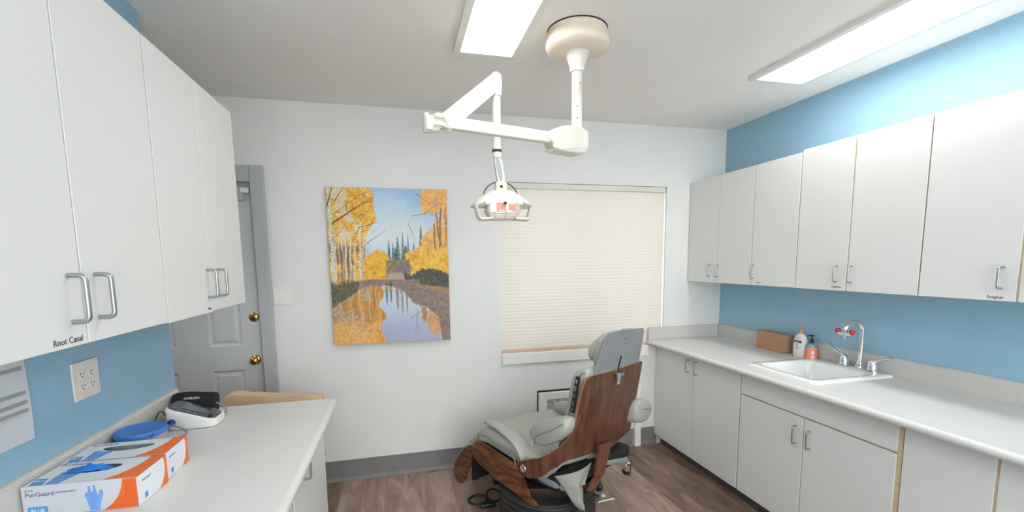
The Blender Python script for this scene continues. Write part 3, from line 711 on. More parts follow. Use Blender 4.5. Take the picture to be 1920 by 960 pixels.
cs = BM(); tube(cs, fillet([(-.832, 2.235, .965), (-.80, 2.24, .95), (-.785, 2.235, .9185), (-.80, 2.21, .9185)], .015, 4), .0035, 8)
link('cuff_tube', cs, M_grey, cu, smooth=True)

# wall outlet (double gang) and notice on the blue wall
ou = thing('power_outlet', 'cream double outlet plate on the blue wall under the left cabinets', 'outlet', (XL, 1.752, 1.209))
link('plate', box(BM(), XL, XL + .006, 1.690, 1.816, 1.148, 1.272, .002), mat('cream_plate', '#ddd4cb', .4), ou)
for (yc) in (1.73, 1.776):
    for zc in (1.190, 1.230):
        b = BM(); lathe(b, [(0, 0), (.0175, 0), (.0172, .0015), (0, .0016)], 24, Matrix.Translation((XL + .006, yc, zc)) @ Matrix.Rotation(math.radians(90), 4, 'Y') )
        rcp = link('receptacle', b, mat('cream_socket', '#e4dcd4', .4), ou, smooth=True)
        s_ = BM(); box(s_, XL + .0076, XL + .0082, yc - .0075, yc - .0055, zc - .001, zc + .008); box(s_, XL + .0076, XL + .0082, yc + .0055, yc + .0075, zc - .001, zc + .007)
        lathe(s_, [(0, 0), (.0028, 0), (.0028, .0005), (0, .0005)], 10, Matrix.Translation((XL + .0077, yc, zc - .008)) @ Matrix.Rotation(math.radians(90), 4, 'Y')); link('slots', s_, M_black, rcp)
nt_ = thing('paper_notice', 'white printed sheet with grey bands taped on the blue wall', 'paper', (XL, 1.41, 1.24))
def PF(u, v):
    y = 1.300 + .214*u; z = 1.100 + .285*v; return Vector((XL + .003 + .010*max(0, u - .6)**1.5 + .002*math.sin(v*5), y, z))
b = BM(); grid(b, PF, 16, 16); sh_ = link('sheet', b, M_paper, nt_, smooth=True)
b = BM()
for (u0, u1, v0, v1) in [(0, .95, .90, .945), (0, .95, .70, .74), (0, .95, .46, .50), (0, .95, .365, .405), (0, .95, .285, .325), (0, .9, .265, .27)]:
    pv = None
    for k in range(17):
        u = u0 + (u1 - u0)*k/16; cur = [b.verts.new(PF(u, v) + Vector((.0006, 0, 0))) for v in (v0, v1)]
        if pv: b.faces.new((pv[0], cur[0], cur[1], pv[1]))
        pv = cur
link('printed_bands', b, M_paperband, nt_)
b = BM()
for k, (s_, u, v, z_) in enumerate([('a minimum of two units required', .30, .84, .008), ('Please review on each visit', .25, .79, .007), ('record all amounts given', .0, .60, .0065), ('initial and date', .0, .56, .0065), ('weekly', .05, .43, .0065), ('monthly', .05, .34, .0065)]):
    tb = text_bm(s_, z_, .0001); place(tb, PF(u, v) + Vector((.0012, 0, 0)), (0, 1, 0), (0, 0, 1)); merge(b, tb)
link('printed_lines', b, M_text, nt_)

# ------------------------------------------------------------------ back wall things
pic = thing('canvas_picture', 'canvas landscape of yellow autumn trees along a flooded track', 'picture', (-.058, YB - .02, 1.55))
PX0, PX1, PZ0, PZ1 = -.4625, .346, 1.010, 2.092
link('canvas_sides', box(BM(), PX0, PX1, YB - .040, YB - .002, PZ0, PZ1, .001, 1), mat('canvas_edge', '#8d7a62', .8, noise=.5, nscale=9), pic)
def paint():
    NX, NY = 330, 440
    rng = np.random.default_rng(5)
    u = (np.arange(NX) + .5)/NX; v = (np.arange(NY) + .5)/NY; U, V = np.meshgrid(u, v)
    def vn(fx, fy, seed):
        r = np.random.default_rng(seed); g = r.random((int(fy) + 3, int(fx) + 3)); x = U*fx; y = V*fy; i = x.astype(int); j = y.astype(int); a = x - i; b_ = y - j
        a = a*a*(3 - 2*a); b_ = b_*b_*(3 - 2*b_)
        return (g[j, i]*(1-a) + g[j, i+1]*a)*(1-b_) + (g[j+1, i]*(1-a) + g[j+1, i+1]*a)*b_
    def fb(f, seed): return .5*vn(f, f*1.33, seed) + .28*vn(2*f, 2.66*f, seed+1) + .22*vn(4*f, 5.3*f, seed+2)
    def c3(h): return np.array([int(h[i:i+2], 16)/255 for i in (1, 3, 5)])
    def ramp(t, cols):
        t = np.clip(t, 0, .999)*(len(cols) - 1); i = t.astype(int); a = (t - i)[..., None]; C = np.array([c3(c) for c in cols]); return C[i]*(1-a) + C[i+1]*a
    fine = rng.random((NY, NX)); n1 = fb(9, 1); n2 = fb(22, 9); n3 = fb(45, 20); n0 = fb(4, 33)
    img = ramp(V*1.9 + .25*(n0 - .5) - .06*(U - .3), ['#93b3d3', '#b0c8d8', '#c9d6da', '#d2d9db', '#c1d1da', '#b9ccd8'])
    def put(mask, colr, al=1.0):
        nonlocal img
        m = np.clip(mask, 0, 1)[..., None]*al; img = img*(1-m) + colr*m
    def soft(x, w=.012): return np.clip(x/w + .5, 0, 1)
    leaf = ramp(.30*n2 + .30*n3 + .42*fine + .18*(n1 - .5), ['#5a3c1c', '#a86c20', '#d99a30', '#f0bf48', '#f6d36c', '#f3dfa8'])
    leafo = ramp(.3*n2 + .3*n3 + .4*fine, ['#7a4c22', '#c98033', '#e6a24c', '#f0bb6a', '#f3cf94', '#e6dccb'])
    dark = ramp(.5*n2 + .5*fine, ['#2a211d', '#4c3a35', '#6b5648', '#8a7058', '#b2a08c'])
    shrub = ramp(.5*n3 + .5*fine, ['#1f2220', '#3c3f34', '#5c5d48', '#7c7a60'])
    # centre distant trees
    for (cx_, top, w_, col_) in [(.488, .325, .018, '#2b4a58'), (.522, .345, .016, '#35505a'), (.563, .30, .028, '#4d6470'), (.606, .275, .026, '#6e7d80'), (.652, .285, .016, '#5f7072'), (.70, .34, .03, '#5b7c88'), (.765, .228, .030, '#37423c'), (.545, .37, .03, '#31433f'), (.63, .36, .05, '#42524a')]:
        h_ = (V - top)/(.46 - top); wd = w_*np.clip(h_, 0, 1)**.8*(.65 + .6*(np.abs(((V*70 + n3*2) % 1) - .5)))
        put(soft(wd - np.abs(U - cx_), .008)*(h_ > 0)*(V < .47)*(fine > .16), c3(col_)*(.7 + .6*fine[..., None]))
    # left forest
    edge = .335 + .06*np.sin(V*9 + .6) + .05*(n1 - .5) - .10*np.clip(.10 - V, 0, 1)*4 + .02*np.sin(V*40)
    edge = np.where((V > .30), edge - .04 + .12*np.clip(V - .38, 0, .2)*4, edge)
    put(soft(edge - U + .03*(n3 - .5)), leaf)
    put(soft(edge - .06 - U)*soft(n1 - .56, .08)*(V < .36), ramp(n2, ['#c9c8c4', '#d9d2c4', '#bfa890']), .75)
    lowm = soft(V - .34 - .10*(n1 - .3), .05)*soft(.29 - U + .1*(n1 - .5), .04)
    put(lowm*(.45 + .55*(n2 > .45)), dark, .85)
    put(soft(V - .40, .05)*soft(n1 - .46, .05)*soft(edge + .03 - U), leaf)
    # trunks
    def trunk(x0, y0, x1, y1, w_, col_, w1=None):
        w1 = w1 or w_; t_ = np.clip((V - y0)/(y1 - y0), 0, 1); xc = x0 + (x1 - x0)*t_ + .003*np.sin(V*35 + x0*50); ww = w_ + (w1 - w_)*t_
        put(soft(ww - np.abs(U - xc), .004)*((V > y0) & (V < y1)), c3(col_)*(.75 + .4*fine[..., None]), .92)
    trunk(.018, 0, .030, .62, .013, '#d4cfc8', .016)
    for (a, b0, c_, d0, w_) in [(.135, .25, .12, .6, .006), (.215, .33, .185, .6, .006), (.26, .22, .235, .60, .009), (.08, .3, .075, .6, .004), (.17, .35, .155, .6, .004), (.30, .38, .298, .58, .004), (.055, .35, .05, .58, .005), (.345, .36, .345, .52, .003), (.10, .18, .105, .4, .003)]:
        trunk(a, b0, c_, d0, w_, '#d9cfc4')
    def line(p, q, w_, col_, al=.9):
        px, py = p; qx, qy = q; dx_, dy_ = qx - px, qy - py; L2 = dx_*dx_ + dy_*dy_; t_ = np.clip(((U-px)*dx_ + (V-py)*dy_)/L2, 0, 1)
        dd = np.hypot(U - px - t_*dx_, (V - py - t_*dy_)*1.33); put(soft(w_*(1 - .6*t_) - dd, .004), c3(col_), al)
    for p, q, w_ in [((.04, .22), (.30, .09), .007), ((.30, .09), (.37, .085), .003), ((.0, .12), (.05, .0), .006), ((.06, .09), (.14, .0), .004), ((.16, .15), (.15, .09), .003), ((.26, .245), (.40, .215), .003), ((.26, .24), (.20, .31), .003), ((.04, .17), (.24, .06), .002), ((.02, .33), (.10, .27), .002), ((.26, .2), (.34, .13), .002), ((.3, .35), (.46, .27), .0025), ((.25, .05), (.36, .02), .002), ((.28, .08), (.33, .0), .002)]:
        line(p, q, w_, '#4b3a30')
    rg = np.random.default_rng(11)
    for _ in range(70):
        x0 = rg.uniform(0, .36); y0 = rg.uniform(.02, .5); an = rg.uniform(-.9, .9) + (0 if rg.random() < .5 else 3.14); L_ = rg.uniform(.03, .10)
        line((x0, y0), (x0 + L_*math.cos(an), y0 - abs(L_*math.sin(an))*.75), .0014, '#5a4330', .65)
    for _ in range(9):
        x0 = rg.uniform(.04, .36); trunk(x0, rg.uniform(.2, .4), x0 + rg.uniform(-.01, .01), .58, .0028, '#ddd5ca')
    # right trees
    redge = .80 - .03*np.sin(V*24) + .06*(n1 - .5) + np.where((V > .155) & (V < .20), .10, 0) + np.where(V > .2, .065 - .10*np.clip(V - .22, 0, .15)*5, 0)
    put(soft(U - redge + .05*(n3 - .5))*(V < .55)*soft(n2 - .22, .1), leafo)
    for (a, b0, c_, d0, w_) in [(.90, .15, .94, .38, .005), (.945, .12, .925, .40, .006), (.88, .22, .89, .40, .006), (.985, .12, .985, .4, .004)]: trunk(a, b0, c_, d0, w_, '#7b685c')
    for p, q in [((.80, .16), (.93, .08)), ((.70, .17), (.82, .158)), ((.74, .03), (.86, .10)), ((.66, .22), (.72, .34))]: line(p, q, .0025, '#5a4a42', .8)
    for _ in range(40):
        x0 = rg.uniform(.82, 1.0); y0 = rg.uniform(.02, .4); an = rg.uniform(0, 6.28); L_ = rg.uniform(.03, .08)
        line((x0, y0), (x0 + L_*math.cos(an), y0 + L_*math.sin(an)*.75), .0014, '#6a4c38', .6)
    # yellow bushes mid
    bushR = .42 - .07*np.exp(-((U - .78)/.07)**2) - .05*np.exp(-((U - .97)/.08)**2) - .02*np.exp(-((U-.66)/.04)**2) + .03*(n2 - .5)
    put(soft(V - bushR)*soft(U - .62)*(V < .60), leaf)
    bushL = .44 - .05*np.exp(-((U - .40)/.07)**2) + .03*(n2 - .5)
    put(soft(V - bushL)*soft(U - .28)*soft(.49 - U)*(V < .60), ramp(.6*n2 + .4*fine, ['#8a6a1c', '#d79a25', '#efb93a', '#f5cf5a']))
    put(soft(V - .455 - .02*(n2 - .5))*soft(U - .46)*soft(.66 - U)*(V < .60), ramp(.5*n3 + .5*fine, ['#3b3a30', '#6c6250', '#a48c52', '#d2b04a']))
    put(soft(.070 + .05*(n2 - .5) + .03*(n3 - .5) - np.hypot((U - .60)*1.0, (V - .515)*1.7), .02), ramp(.6*n2 + .4*fine, ['#4c4748', '#7b7073', '#9d9090']))
    put(soft(V - .535 - .06*(n2 - .5) - .04*(n3 - .5) + .05*np.sin(U*17)*.3, .02)*soft(U - .56)*(V < .66), shrub)
    # grass bank left
    bankt = .60 + .03*(n2 - .5) - .03*U; bankb = .765 - .50*U
    put(soft(V - bankt, .02)*soft(bankb - V)*soft(.42 - U), ramp(.5*n3 + .5*fine, ['#2a2a22', '#4b4a38', '#6d6a4e', '#8f8660']))
    # road and mud
    put(soft(V - .540)*soft(.06 + (V - .54)*.5 - np.abs(U - .535))*(V < .60), c3('#b09a8c')*(.85 + .3*fine[..., None]))
    ground = ramp(.45*n3 + .55*fine, ['#4f403b', '#77645c', '#97837a', '#b5a195'])
    put(soft(V - .583 - .02*(n1-.5))*soft(U - .22)*(V < .65), ground)
    wat = soft(V - .622 + .012*(n2-.5) + .006*np.sin(U*60))*soft(V - (bankb + .0))
    # water base
    Lrefl = .41 + .02*np.sin(V*40) + .05*(n2 - .5) + .0*V
    sky2 = ramp((V - .62)/.38 + .15*(n0-.5), ['#b8ccd8', '#c2d0dc', '#bac4d6', '#a9aecb', '#a7a9c2'])
    put(wat, sky2)
    rl = ramp(.30*n2 + .35*fine + .40*vn(46, 7, 77), ['#5a3c28', '#96672f', '#c88b35', '#dca452', '#d8bca0'])
    put(wat*soft(Lrefl - U), rl)
    put(wat*soft(Lrefl - U)*soft(n1 - .5, .1)*(U < .33), ramp(.5*n3 + .5*fine, ['#6a5040', '#9a7c62', '#c8b8ac', '#dcd2c8']), .75)
    put(wat*soft(Lrefl - U)*soft(V - .86 + .1*(n1 - .5), .05), leafo, .8)
    for (a, b0, c_, d0) in [(.06, .72, .10, .9), (.14, .70, .2, .95), (.22, .64, .26, .99), (.30, .63, .31, .85), (.36, .63, .37, .78)]: trunk(a, b0, c_, d0, .004, '#cfc0b2')
    for (cx_, bot, w_, cc) in [(.455, .755, .012, '#2e3c40'), (.49, .735, .012, '#33454c'), (.545, .79, .018, '#6b5a4e'), (.585, .81, .016, '#8c6a54'), (.625, .81, .012, '#6a5a54')]:
        h_ = (bot - V)/(bot - .62); put(soft(w_*np.clip(h_, 0, 1)**.5 - np.abs(U - cx_), .006)*(V > .61)*(V < bot)*(fine > .2), c3(cc)*(.8 + .5*fine[..., None]), .85)
    put(soft(V - .62)*soft(.655 - V)*soft(U - .44)*soft(.56 - U)*soft(n3 - .45), c3('#d39a3c'), .8)
    # right reflections, then mud bank
    put(soft(.075 - np.hypot((U - .87), (V - .86)*.75) + .04*(n2-.5))*wat, ramp(.5*n2 + .5*fine, ['#8a5a3c', '#c98a52', '#dca878', '#cfc0bc']))
    put(soft(.022 + .04*(n3 - .5) - np.hypot(U - .775, (V - .81)*.42))*wat, c3('#b5733a')*(.8 + .4*fine[..., None]), .9)
    for _ in range(26):
        x0 = rg.uniform(.02, .38); y0 = rg.uniform(.68, .96); line((x0, y0), (x0 + rg.uniform(-.03, .05), y0 + rg.uniform(.02, .10)), .0014, '#5a4234', .6)
    line((.72, .78), (.69, .95), .003, '#7a6050', .7); line((.66, .84), (.78, .78), .003, '#6a5446', .7)
    mudb = .63 + .30*np.clip(U - .52, 0, 1)**1.25 + .02*(n1 - .5) + .02*np.sin(U*30)
    mudb = np.interp(U, [.5, .585, .68, .82, .90, .93, 1], [.63, .652, .735, .79, .84, 1.0, 1.1]) + .02*(n1 - .5) + .03*(n3 - .5)
    put(soft(mudb - V)*(V > .605)*soft(U - .50), ground)
    put(soft(.02 + .1*(U - .8) - np.abs(V - (.62 + .16*(U - .76))))*soft(U - .72), c3('#a97f5a')*(.8 + .35*fine[..., None]), .8)
    put(soft(V - .56)*soft(.615 + .10*(U - .7) - V)*soft(U - .74), shrub)
    img = np.clip(img*(.94 + .12*fine[..., None]), 0, 1)
    return img, NX, NY
img, NX, NY = paint()
def s2l(a): return np.where(a <= .04045, a/12.92, ((a + .055)/1.055)**2.4)
xs_ = np.linspace(PX0 + .001, PX1 - .001, NX + 1); zs_ = np.linspace(PZ1 - .001, PZ0 + .001, NY + 1)
GX, GZ = np.meshgrid(xs_, zs_); co = np.stack([GX + .058, np.full_like(GX, -.0206), GZ - 1.55], -1).reshape(-1, 3)
idx = (np.arange(NY)[:, None]*(NX + 1) + np.arange(NX)[None, :]); F4 = np.stack([idx, idx + NX + 1, idx + NX + 2, idx + 1], -1).reshape(-1, 4)
me = bpy.data.meshes.new('printed_canvas'); me.vertices.add(len(co)); me.vertices.foreach_set('co', co.ravel().astype(np.float32))
me.loops.add(F4.size); me.loops.foreach_set('vertex_index', F4.ravel().astype(np.int32)); me.polygons.add(len(F4)); me.polygons.foreach_set('loop_start', (np.arange(len(F4))*4).astype(np.int32))
me.update(calc_edges=True)
ca = me.color_attributes.new('print', 'FLOAT_COLOR', 'CORNER'); colr = np.ones((len(F4), 4, 4), np.float32); colr[..., :3] = s2l(img.reshape(-1, 1, 3)); ca.data.foreach_set('color', colr.ravel())
mp_ = bpy.data.materials.new('printed_canvas'); mp_.use_nodes = True; at = mp_.node_tree.nodes.new('ShaderNodeAttribute'); at.attribute_name = 'print'
mp_.node_tree.links.new(at.outputs['Color'], mp_.node_tree.nodes['Principled BSDF'].inputs['Base Color']); mp_.node_tree.nodes['Principled BSDF'].inputs['Roughness'].default_value = .6
me.materials.append(mp_); pc = bpy.data.objects.new('printed_canvas', me); COL.objects.link(pc); pc.parent = pic

sw = thing('blank_wall_plate', 'blank white double switch plate beside the grey door frame', 'wall plate', (-.778, YB, 1.364))
link('plate', box(BM(), -.836, -.718, YB - .006, YB, 1.304, 1.424, .002), M_whitep, sw)
b = BM()
for (x, z) in [(-.80, 1.318), (-.754, 1.318), (-.80, 1.410), (-.754, 1.410)]: lathe(b, [(0, 0), (.003, 0), (.0025, .001), (0, .0012)], 10, Matrix.Translation((x, YB - .006, z)) @ Matrix.Rotation(math.radians(90), 4, 'X'))
link('screw', b, M_grey, sw)

# wall heater
ht = thing('wall_heater', 'white louvred wall heater low on the wall behind the dental chair', 'heater', (1.28, YB, .385))
HX0, HX1, HZ0, HZ1 = 1.027, 1.50, .21, .552
link('surround', box(BM(), HX0, HX1, YB - .006, YB, HZ0, HZ1), M_black, ht)
b = BM(); box(b, HX0 + .006, HX1 - .004, YB - .03, YB - .006, HZ1 - .075, HZ1 - .012, .006); box(b, HX0 + .006, HX1 - .004, YB - .03, YB - .006, HZ0 + .006, HZ0 + .05, .006)
box(b, HX0 + .006, HX0 + .075, YB - .03, YB - .006, HZ0 + .045, HZ1 - .07, .004); box(b, HX1 - .06, HX1 - .004, YB - .03, YB - .006, HZ0 + .045, HZ1 - .07, .004)
link('front_cover', b, M_whitep, ht)
b = BM()
for k in range(21): z = HZ0 + .06 + k*.0105; obox(b, ((HX0 + HX1)/2, YB - .022, z), HX1 - HX0 - .13, .006, .0028, Matrix.Rotation(math.radians(15), 3, 'X'))
for k in range(1, 6): x = HX0 + .075 + k*.058; box(b, x, x + .007, YB - .028, YB - .016, HZ0 + .05, HZ1 - .075)
link('louvres', b, M_whitep, ht)
wc = thing('wall_channel', 'white vertical pipe cover on the wall between heater and base cabinet', 'pipe cover', (1.91, YB, 0))
link('cover', box(BM(), 1.882, 1.938, YB - .03, YB - .0005, .001, .535, .003), M_whitep, wc)
b = BM()
for z in (.05, .36, .47): lathe(b, [(0, 0), (.004, 0), (.003, .0012), (0, .0014)], 10, Matrix.Translation((1.927, YB - .03, z)) @ Matrix.Rotation(math.radians(90), 4, 'X'))
link('screws', b, M_grey, wc)

# beige chair standing beyond the left counter
bg = thing('beige_chair', 'beige vinyl chair beyond the left counter, only its curved top edge showing', 'chair', (-.72, 2.72, 0))
b = BM(); prof = [(-.99, .60), (-1.0, .80), (-.985, .838), (-.955, .857), (-.92, .862), (-.885, .855), (-.86, .842), (-.82, .828), (-.70, .823), (-.58, .818), (-.49, .806), (-.472, .795), (-.468, .60)]
prism(b, prof, 'y', 2.76, 2.84, .012); link('backrest', b, M_beige, bg, smooth=True)
link('seat', box(BM(), -.99, -.47, 2.38, 2.80, .41, .49, .03, 4), M_beige, bg, smooth=True)
for (x, y) in ((-.95, 2.42), (-.51, 2.42)): link('leg', tube(BM(), [(x, y, 0), (x, y, .42)], .014, 10), M_steel, bg, smooth=True)
for x in (-.95, -.51): link('leg', tube(BM(), [(x, 2.80, 0), (x, 2.80, .65)], .014, 10), M_steel, bg, smooth=True)

# ------------------------------------------------------------------ dental lamp on its ceiling arm
AX, AY = .845, 2.09
dl = thing('dental_lamp', 'cream ceiling-mounted dental lamp on a folding two-section arm', 'dental lamp', (AX, AY, H))
Mx = Matrix.Translation((AX, AY, 0))
b = BM(); lathe(b, [(0, H), (.140, H), (.140, H - .004), (0, H - .004)], 48, Mx); link('mounting_ring', b, M_dark, dl)
b = BM(); lathe(b, [(0, H - .004), (.136, H - .004), (.140, H - .012), (.140, H - .040), (.146, H - .050), (.148, H - .070), (.138, H - .085), (.115, H - .095), (.08, H - .1), (0, H - .1)], 56, Mx)
tag(link('canopy', b, M_canopy, dl, smooth=True, angle=60), 'aged cream round canopy')
b = BM(); lathe(b, [(0, H - .098), (.062, H - .098), (.056, H - .105), (.045, H - .13), (.037, H - .155), (.034, H - .168), (0, H - .168)], 40, Mx); link('cone', b, M_cream, dl, smooth=True)
b = BM(); lathe(b, [(0, H - .166), (.034, H - .166), (.034, H - .18), (.03, H - .183), (0, H - .183)], 32, Mx); link('collar', b, M_whitep, dl, smooth=True)
b = BM(); lathe(b, [(0, H - .18), (.025, H - .18), (.025, 2.195), (0, 2.195)], 28, Mx); pl = link('drop_pole', b, M_cream, dl, smooth=True)
b = BM()
for k, z in enumerate((2.405, 2.395, 2.385, 2.375, 2.365, 2.355)): obox(b, (AX + .006, AY - .0258, z), .018, .001, .002 + (.004 if k == 0 else 0), Matrix.Rotation(.25, 3, 'Z'))
link('rating_label', b, mat('pale_red_print', '#c9a59e', .6), pl)
b = BM()
for z in (2.30, 2.245): lathe(b, [(0, 0), (.003, 0), (0, .001)], 8, Matrix.Translation((AX - .008, AY - .0247, z)) @ Matrix.Rotation(math.radians(90), 4, 'X'))
link('screws', b, M_dark, pl)
J = Vector((.178, 1.955, 2.158)); A0 = Vector((AX, AY, 2.143)); ad = (J - A0).normalized(); an = Vector((-ad.y, ad.x, 0)).normalized()
def R3(xd):
    x = Vector(xd).normalized(); y = Vector((0, 0, 1)).cross(x).normalized(); z = x.cross(y); return Matrix((x, y, z)).transposed()
# elbow housing
b = BM(); Rm = R3(Vector((ad.x, ad.y, 0)))
hp_ = [(-.045, -.055), (-.045, .045), (-.02, .062), (.05, .066), (.10, .058), (.16, .035), (.165, -.02), (.14, -.045), (.15, -.068), (.09, -.060), (.02, -.075)]
b2 = BM(); prism(b2, smoothpoly([(p[0], p[1]*.92) for p in hp_], 1), 'y', -.042, .042, .012)
b2.transform(Matrix.Translation(Vector((AX, AY, 2.143))) @ Rm.to_4x4()); link('elbow_housing', b2, M_cream, dl, smooth=True, angle=50)
b = BM(); mid = (A0 + ad*.12 + J)/2; obox(b, mid + Vector((0, 0, .0)), (J - (A0 + ad*.12)).length, .034, .050, R3(ad), .005, 3); link('horizontal_arm', b, M_cream, dl, smooth=True)
# knuckle at the outer end
kb = BM()
for (o_, r_, z0, z1) in [((0, 0), .030, -.024, -.010), ((0, 0), .030, .008, .024), ((0, 0), .018, -.03, .03), ((-.045, .01), .022, -.045, .012), ((-.05, 0), .012, .01, .026)]:
    c = J + ad*(-o_[0]) + an*o_[1]; lathe(kb, [(0, z0), (r_*.9, z0), (r_, z0 + .003), (r_, z1 - .003), (r_*.9, z1), (0, z1)], 24, Matrix.Translation(c))
obox(kb, J + ad*.03 + Vector((0, 0, -.036)), .07, .03, .022, R3(Vector((ad.x, ad.y, -.2))), .008, 3)
obox(kb, J + ad*.02, .06, .03, .03, R3(ad), .006, 3)
link('knuckle', kb, M_cream, dl, smooth=True, angle=45)
P2 = Vector((.489, 2.25, 2.452)); b = BM(); a0 = J + Vector((.03, .0, -.005)); e0 = P2 + Vector((0, 0, -.004)); dd_ = (e0 - a0); obox(b, (a0 + e0)/2, dd_.length + .02, .034, .072, R3(dd_), .007, 3); link('spring_arm', b, M_cream, dl, smooth=True)
b = BM(); lathe(b, [(0, 2.49), (.012, 2.489), (.024, 2.478), (.029, 2.455), (.029, 2.385), (.025, 2.378), (0, 2.378)], 28, Matrix.Translation((P2.x, P2.y, 0))); link('arm_cap', b, M_cream, dl, smooth=True)
b = BM(); lathe(b, [(0, 2.38), (.0215, 2.38), (.0215, 2.14), (.0225, 2.14), (.0225, 2.09), (0, 2.09)], 24, Matrix.Translation((P2.x, P2.y, 0))); pst = link('down_post', b, M_cream, dl, smooth=True)
b = BM(); lathe(b, [(0, 2.128), (.0236, 2.128), (.0236, 2.115), (0, 2.115)], 24, Matrix.Translation((P2.x, P2.y, 0))); link('dark_label_ring', b, M_text, pst, smooth=True)
HC = Vector((.507, 2.25, 1.90))
b = BM(); prism(b, smoothpoly([(P2.x - .022, 2.100), (P2.x + .022, 2.100), (HC.x + .020, 1.975), (HC.x + .016, 1.955), (HC.x - .016, 1.955), (HC.x - .020, 1.985)], 1), 'y', 2.235, 2.265, .005); link('link_arm', b, M_cream, dl, smooth=True)
b = BM(); prism(b, smoothpoly([(P2.x - .017, 2.085), (P2.x + .010, 2.090), (HC.x + .010, 1.98), (HC.x - .012, 1.972)], 2), 'y', 2.2335, 2.2355); link('link_inset', b, M_plate, dl)
b = BM(); box(b, HC.x - .030, HC.x + .026, 2.225, 2.275, 1.925, 1.972, .006, 3); lathe(b, [(0, 0), (.008, 0), (.007, .004), (0, .004)], 14, Matrix.Translation((HC.x - .004, 2.225, 1.948)) @ Matrix.Rotation(math.radians(90), 4, 'X')); nk = link('neck', b, M_cream, dl, smooth=True)
link('neck_screw', lathe(BM(), [(0, 0), (.0075, 0), (.006, .003), (0, .003)], 14, Matrix.Translation((HC.x - .004, 2.2205, 1.948)) @ Matrix.Rotation(math.radians(90), 4, 'X')), M_dark, nk)
b = BM(); tube(b, [(HC.x + .090*math.cos(math.radians(a)), 2.262, 1.895 + .082*math.sin(math.radians(a))) for a in range(0, 181, 9)], .0028, 8); link('wire_guard', b, M_dark, dl, smooth=True)
# head shell: stepped hood
b = BM(); cxh = HC.x + .002
lay = [(.050, 1.930, .030), (.075, 1.922, .042), (.078, 1.914, .044), (.100, 1.911, .052), (.102, 1.903, .054), (.128, 1.898, .062), (.150, 1.872, .070), (.1515, 1.862, .072), (.140, 1.858, .066)]
secs = []
for (hw, z, hd_) in lay:
    ring_ = []
    for (x, y, _) in rrect(-hw, hw, -hd_, hd_, min(hd_*.8, hw*.5), 0, 5):
        ring_.append((cxh + x, 2.25 + y + .18*x*x/.15, z - (.0 if hw < .12 else .010*(abs(x)/hw)**2)))
    secs.append(ring_)
loft(b, secs); link('hood', b, M_cream, dl, smooth=True, angle=30)
for s_ in (-1, 1):
    b = BM(); pts = fillet([(cxh + s_*.095, 2.205, 1.868), (cxh + s_*.142, 2.205, 1.856), (cxh + s_*.124, 2.205, 1.784), (cxh + s_*.055, 2.205, 1.790)], .018, 4)
    for k in range(len(pts)): pass
    bb_ = BM(); secs = []
    for k, p in enumerate(pts):
        t_ = (pts[min(k+1, len(pts)-1)] - pts[max(k-1, 0)]).normalized(); nn = Vector((t_.z, 0, -t_.x))
        secs.append([p + nn*(.010*math.cos(a)) + Vector((0, .030*math.sin(a), 0)) for a in [2*math.pi*j/12 for j in range(12)]])
    loft(bb_, secs); link('side_handle', bb_, M_cream, dl, smooth=True)
    b.free()
b = BM(); secs = []
for (z, hw, hd_) in [(1.866, .080, .05), (1.83, .088, .05), (1.800, .072, .045), (1.783, .060, .035)]:
    secs.append([(cxh + x, 2.235 + y, z) for (x, y, _) in rrect(-hw, hw, -hd_, hd_, .02, 0, 4)])
loft(b, secs); rf = tag(link('reflector_body', b, M_refl, dl, smooth=True, angle=50), 'pale reflector body')
b = BM(); box(b, cxh - .040, cxh + .008, 2.180, 2.1845, 1.823, 1.862); box(b, cxh + .022, cxh + .056, 2.180, 2.1845, 1.830, 1.858); link('pink_reflector_panel', b, mat('coral_panel', '#e2836f', .3, noise=.3, nscale=40), rf)  # pinkish panels in the reflector's own colour
b = BM()
for k in range(4):
    for s_ in (-1, 1): z = 1.825 - k*.0105; w_ = (.030, .042, .046, .042)[k]; x = cxh + .004 + s_*(.004 + w_/2); box(b, x - w_/2, x + w_/2, 2.177 + .0035*k, 2.186 + .003*k, z, z + .004, .001, 1)
link('grille_bars', b, M_whitep, rf)
link('lens_knob', lathe(BM(), [(0, 0), (.008, 0), (.008, .008), (0, .009)], 14, Matrix.Translation((cxh + .002, 2.182, 1.862)) @ Matrix.Rotation(math.radians(90), 4, 'X')), M_dark, rf)

# ------------------------------------------------------------------ dental chair (local: x = sideways, y = towards the feet, z up)
ch = thing('dental_chair', 'reclining dental chair in grey-green vinyl with walnut back shell', 'dental chair', (1.038, 2.324, 0), math.radians(30))
def cp(name, bm, m, smooth=True, angle=45, parent=None): return link(name, bm, m, parent or ch, smooth=smooth, world=False, angle=angle)
L0 = .045     # centre line
def lean(z): return -.19*(z - .5)
# shell path, local (f, l relative centre) left half; mirrored
pth = [(.235, -.408), (.18, -.405), (.10, -.397), (.04, -.380), (-.01, -.350), (-.033, -.315), (-.042, -.285), (-.048, -.25), (-.052, -.2), (-.056, -.10), (-.056, 0)]
full = pth + [(p[0], -p[1]) for p in pth[-2::-1]]
def ptop(a):    # a = |l| from the centre, returns top z
    T_ = [(0, .985), (.09, .986), (.20, .988), (.25, .987), (.272, .978), (.283, .950), (.290, .88), (.298, .74), (.306, .690), (.327, .640), (.360, .593), (.384, .550), (.399, .511), (.406, .467), (.409, .44)]
    for (x0, y0), (x1, y1) in zip(T_, T_[1:]):
        if a <= x1: return y0 + (y1 - y0)*(a - x0)/(x1 - x0)
    return T_[-1][1]
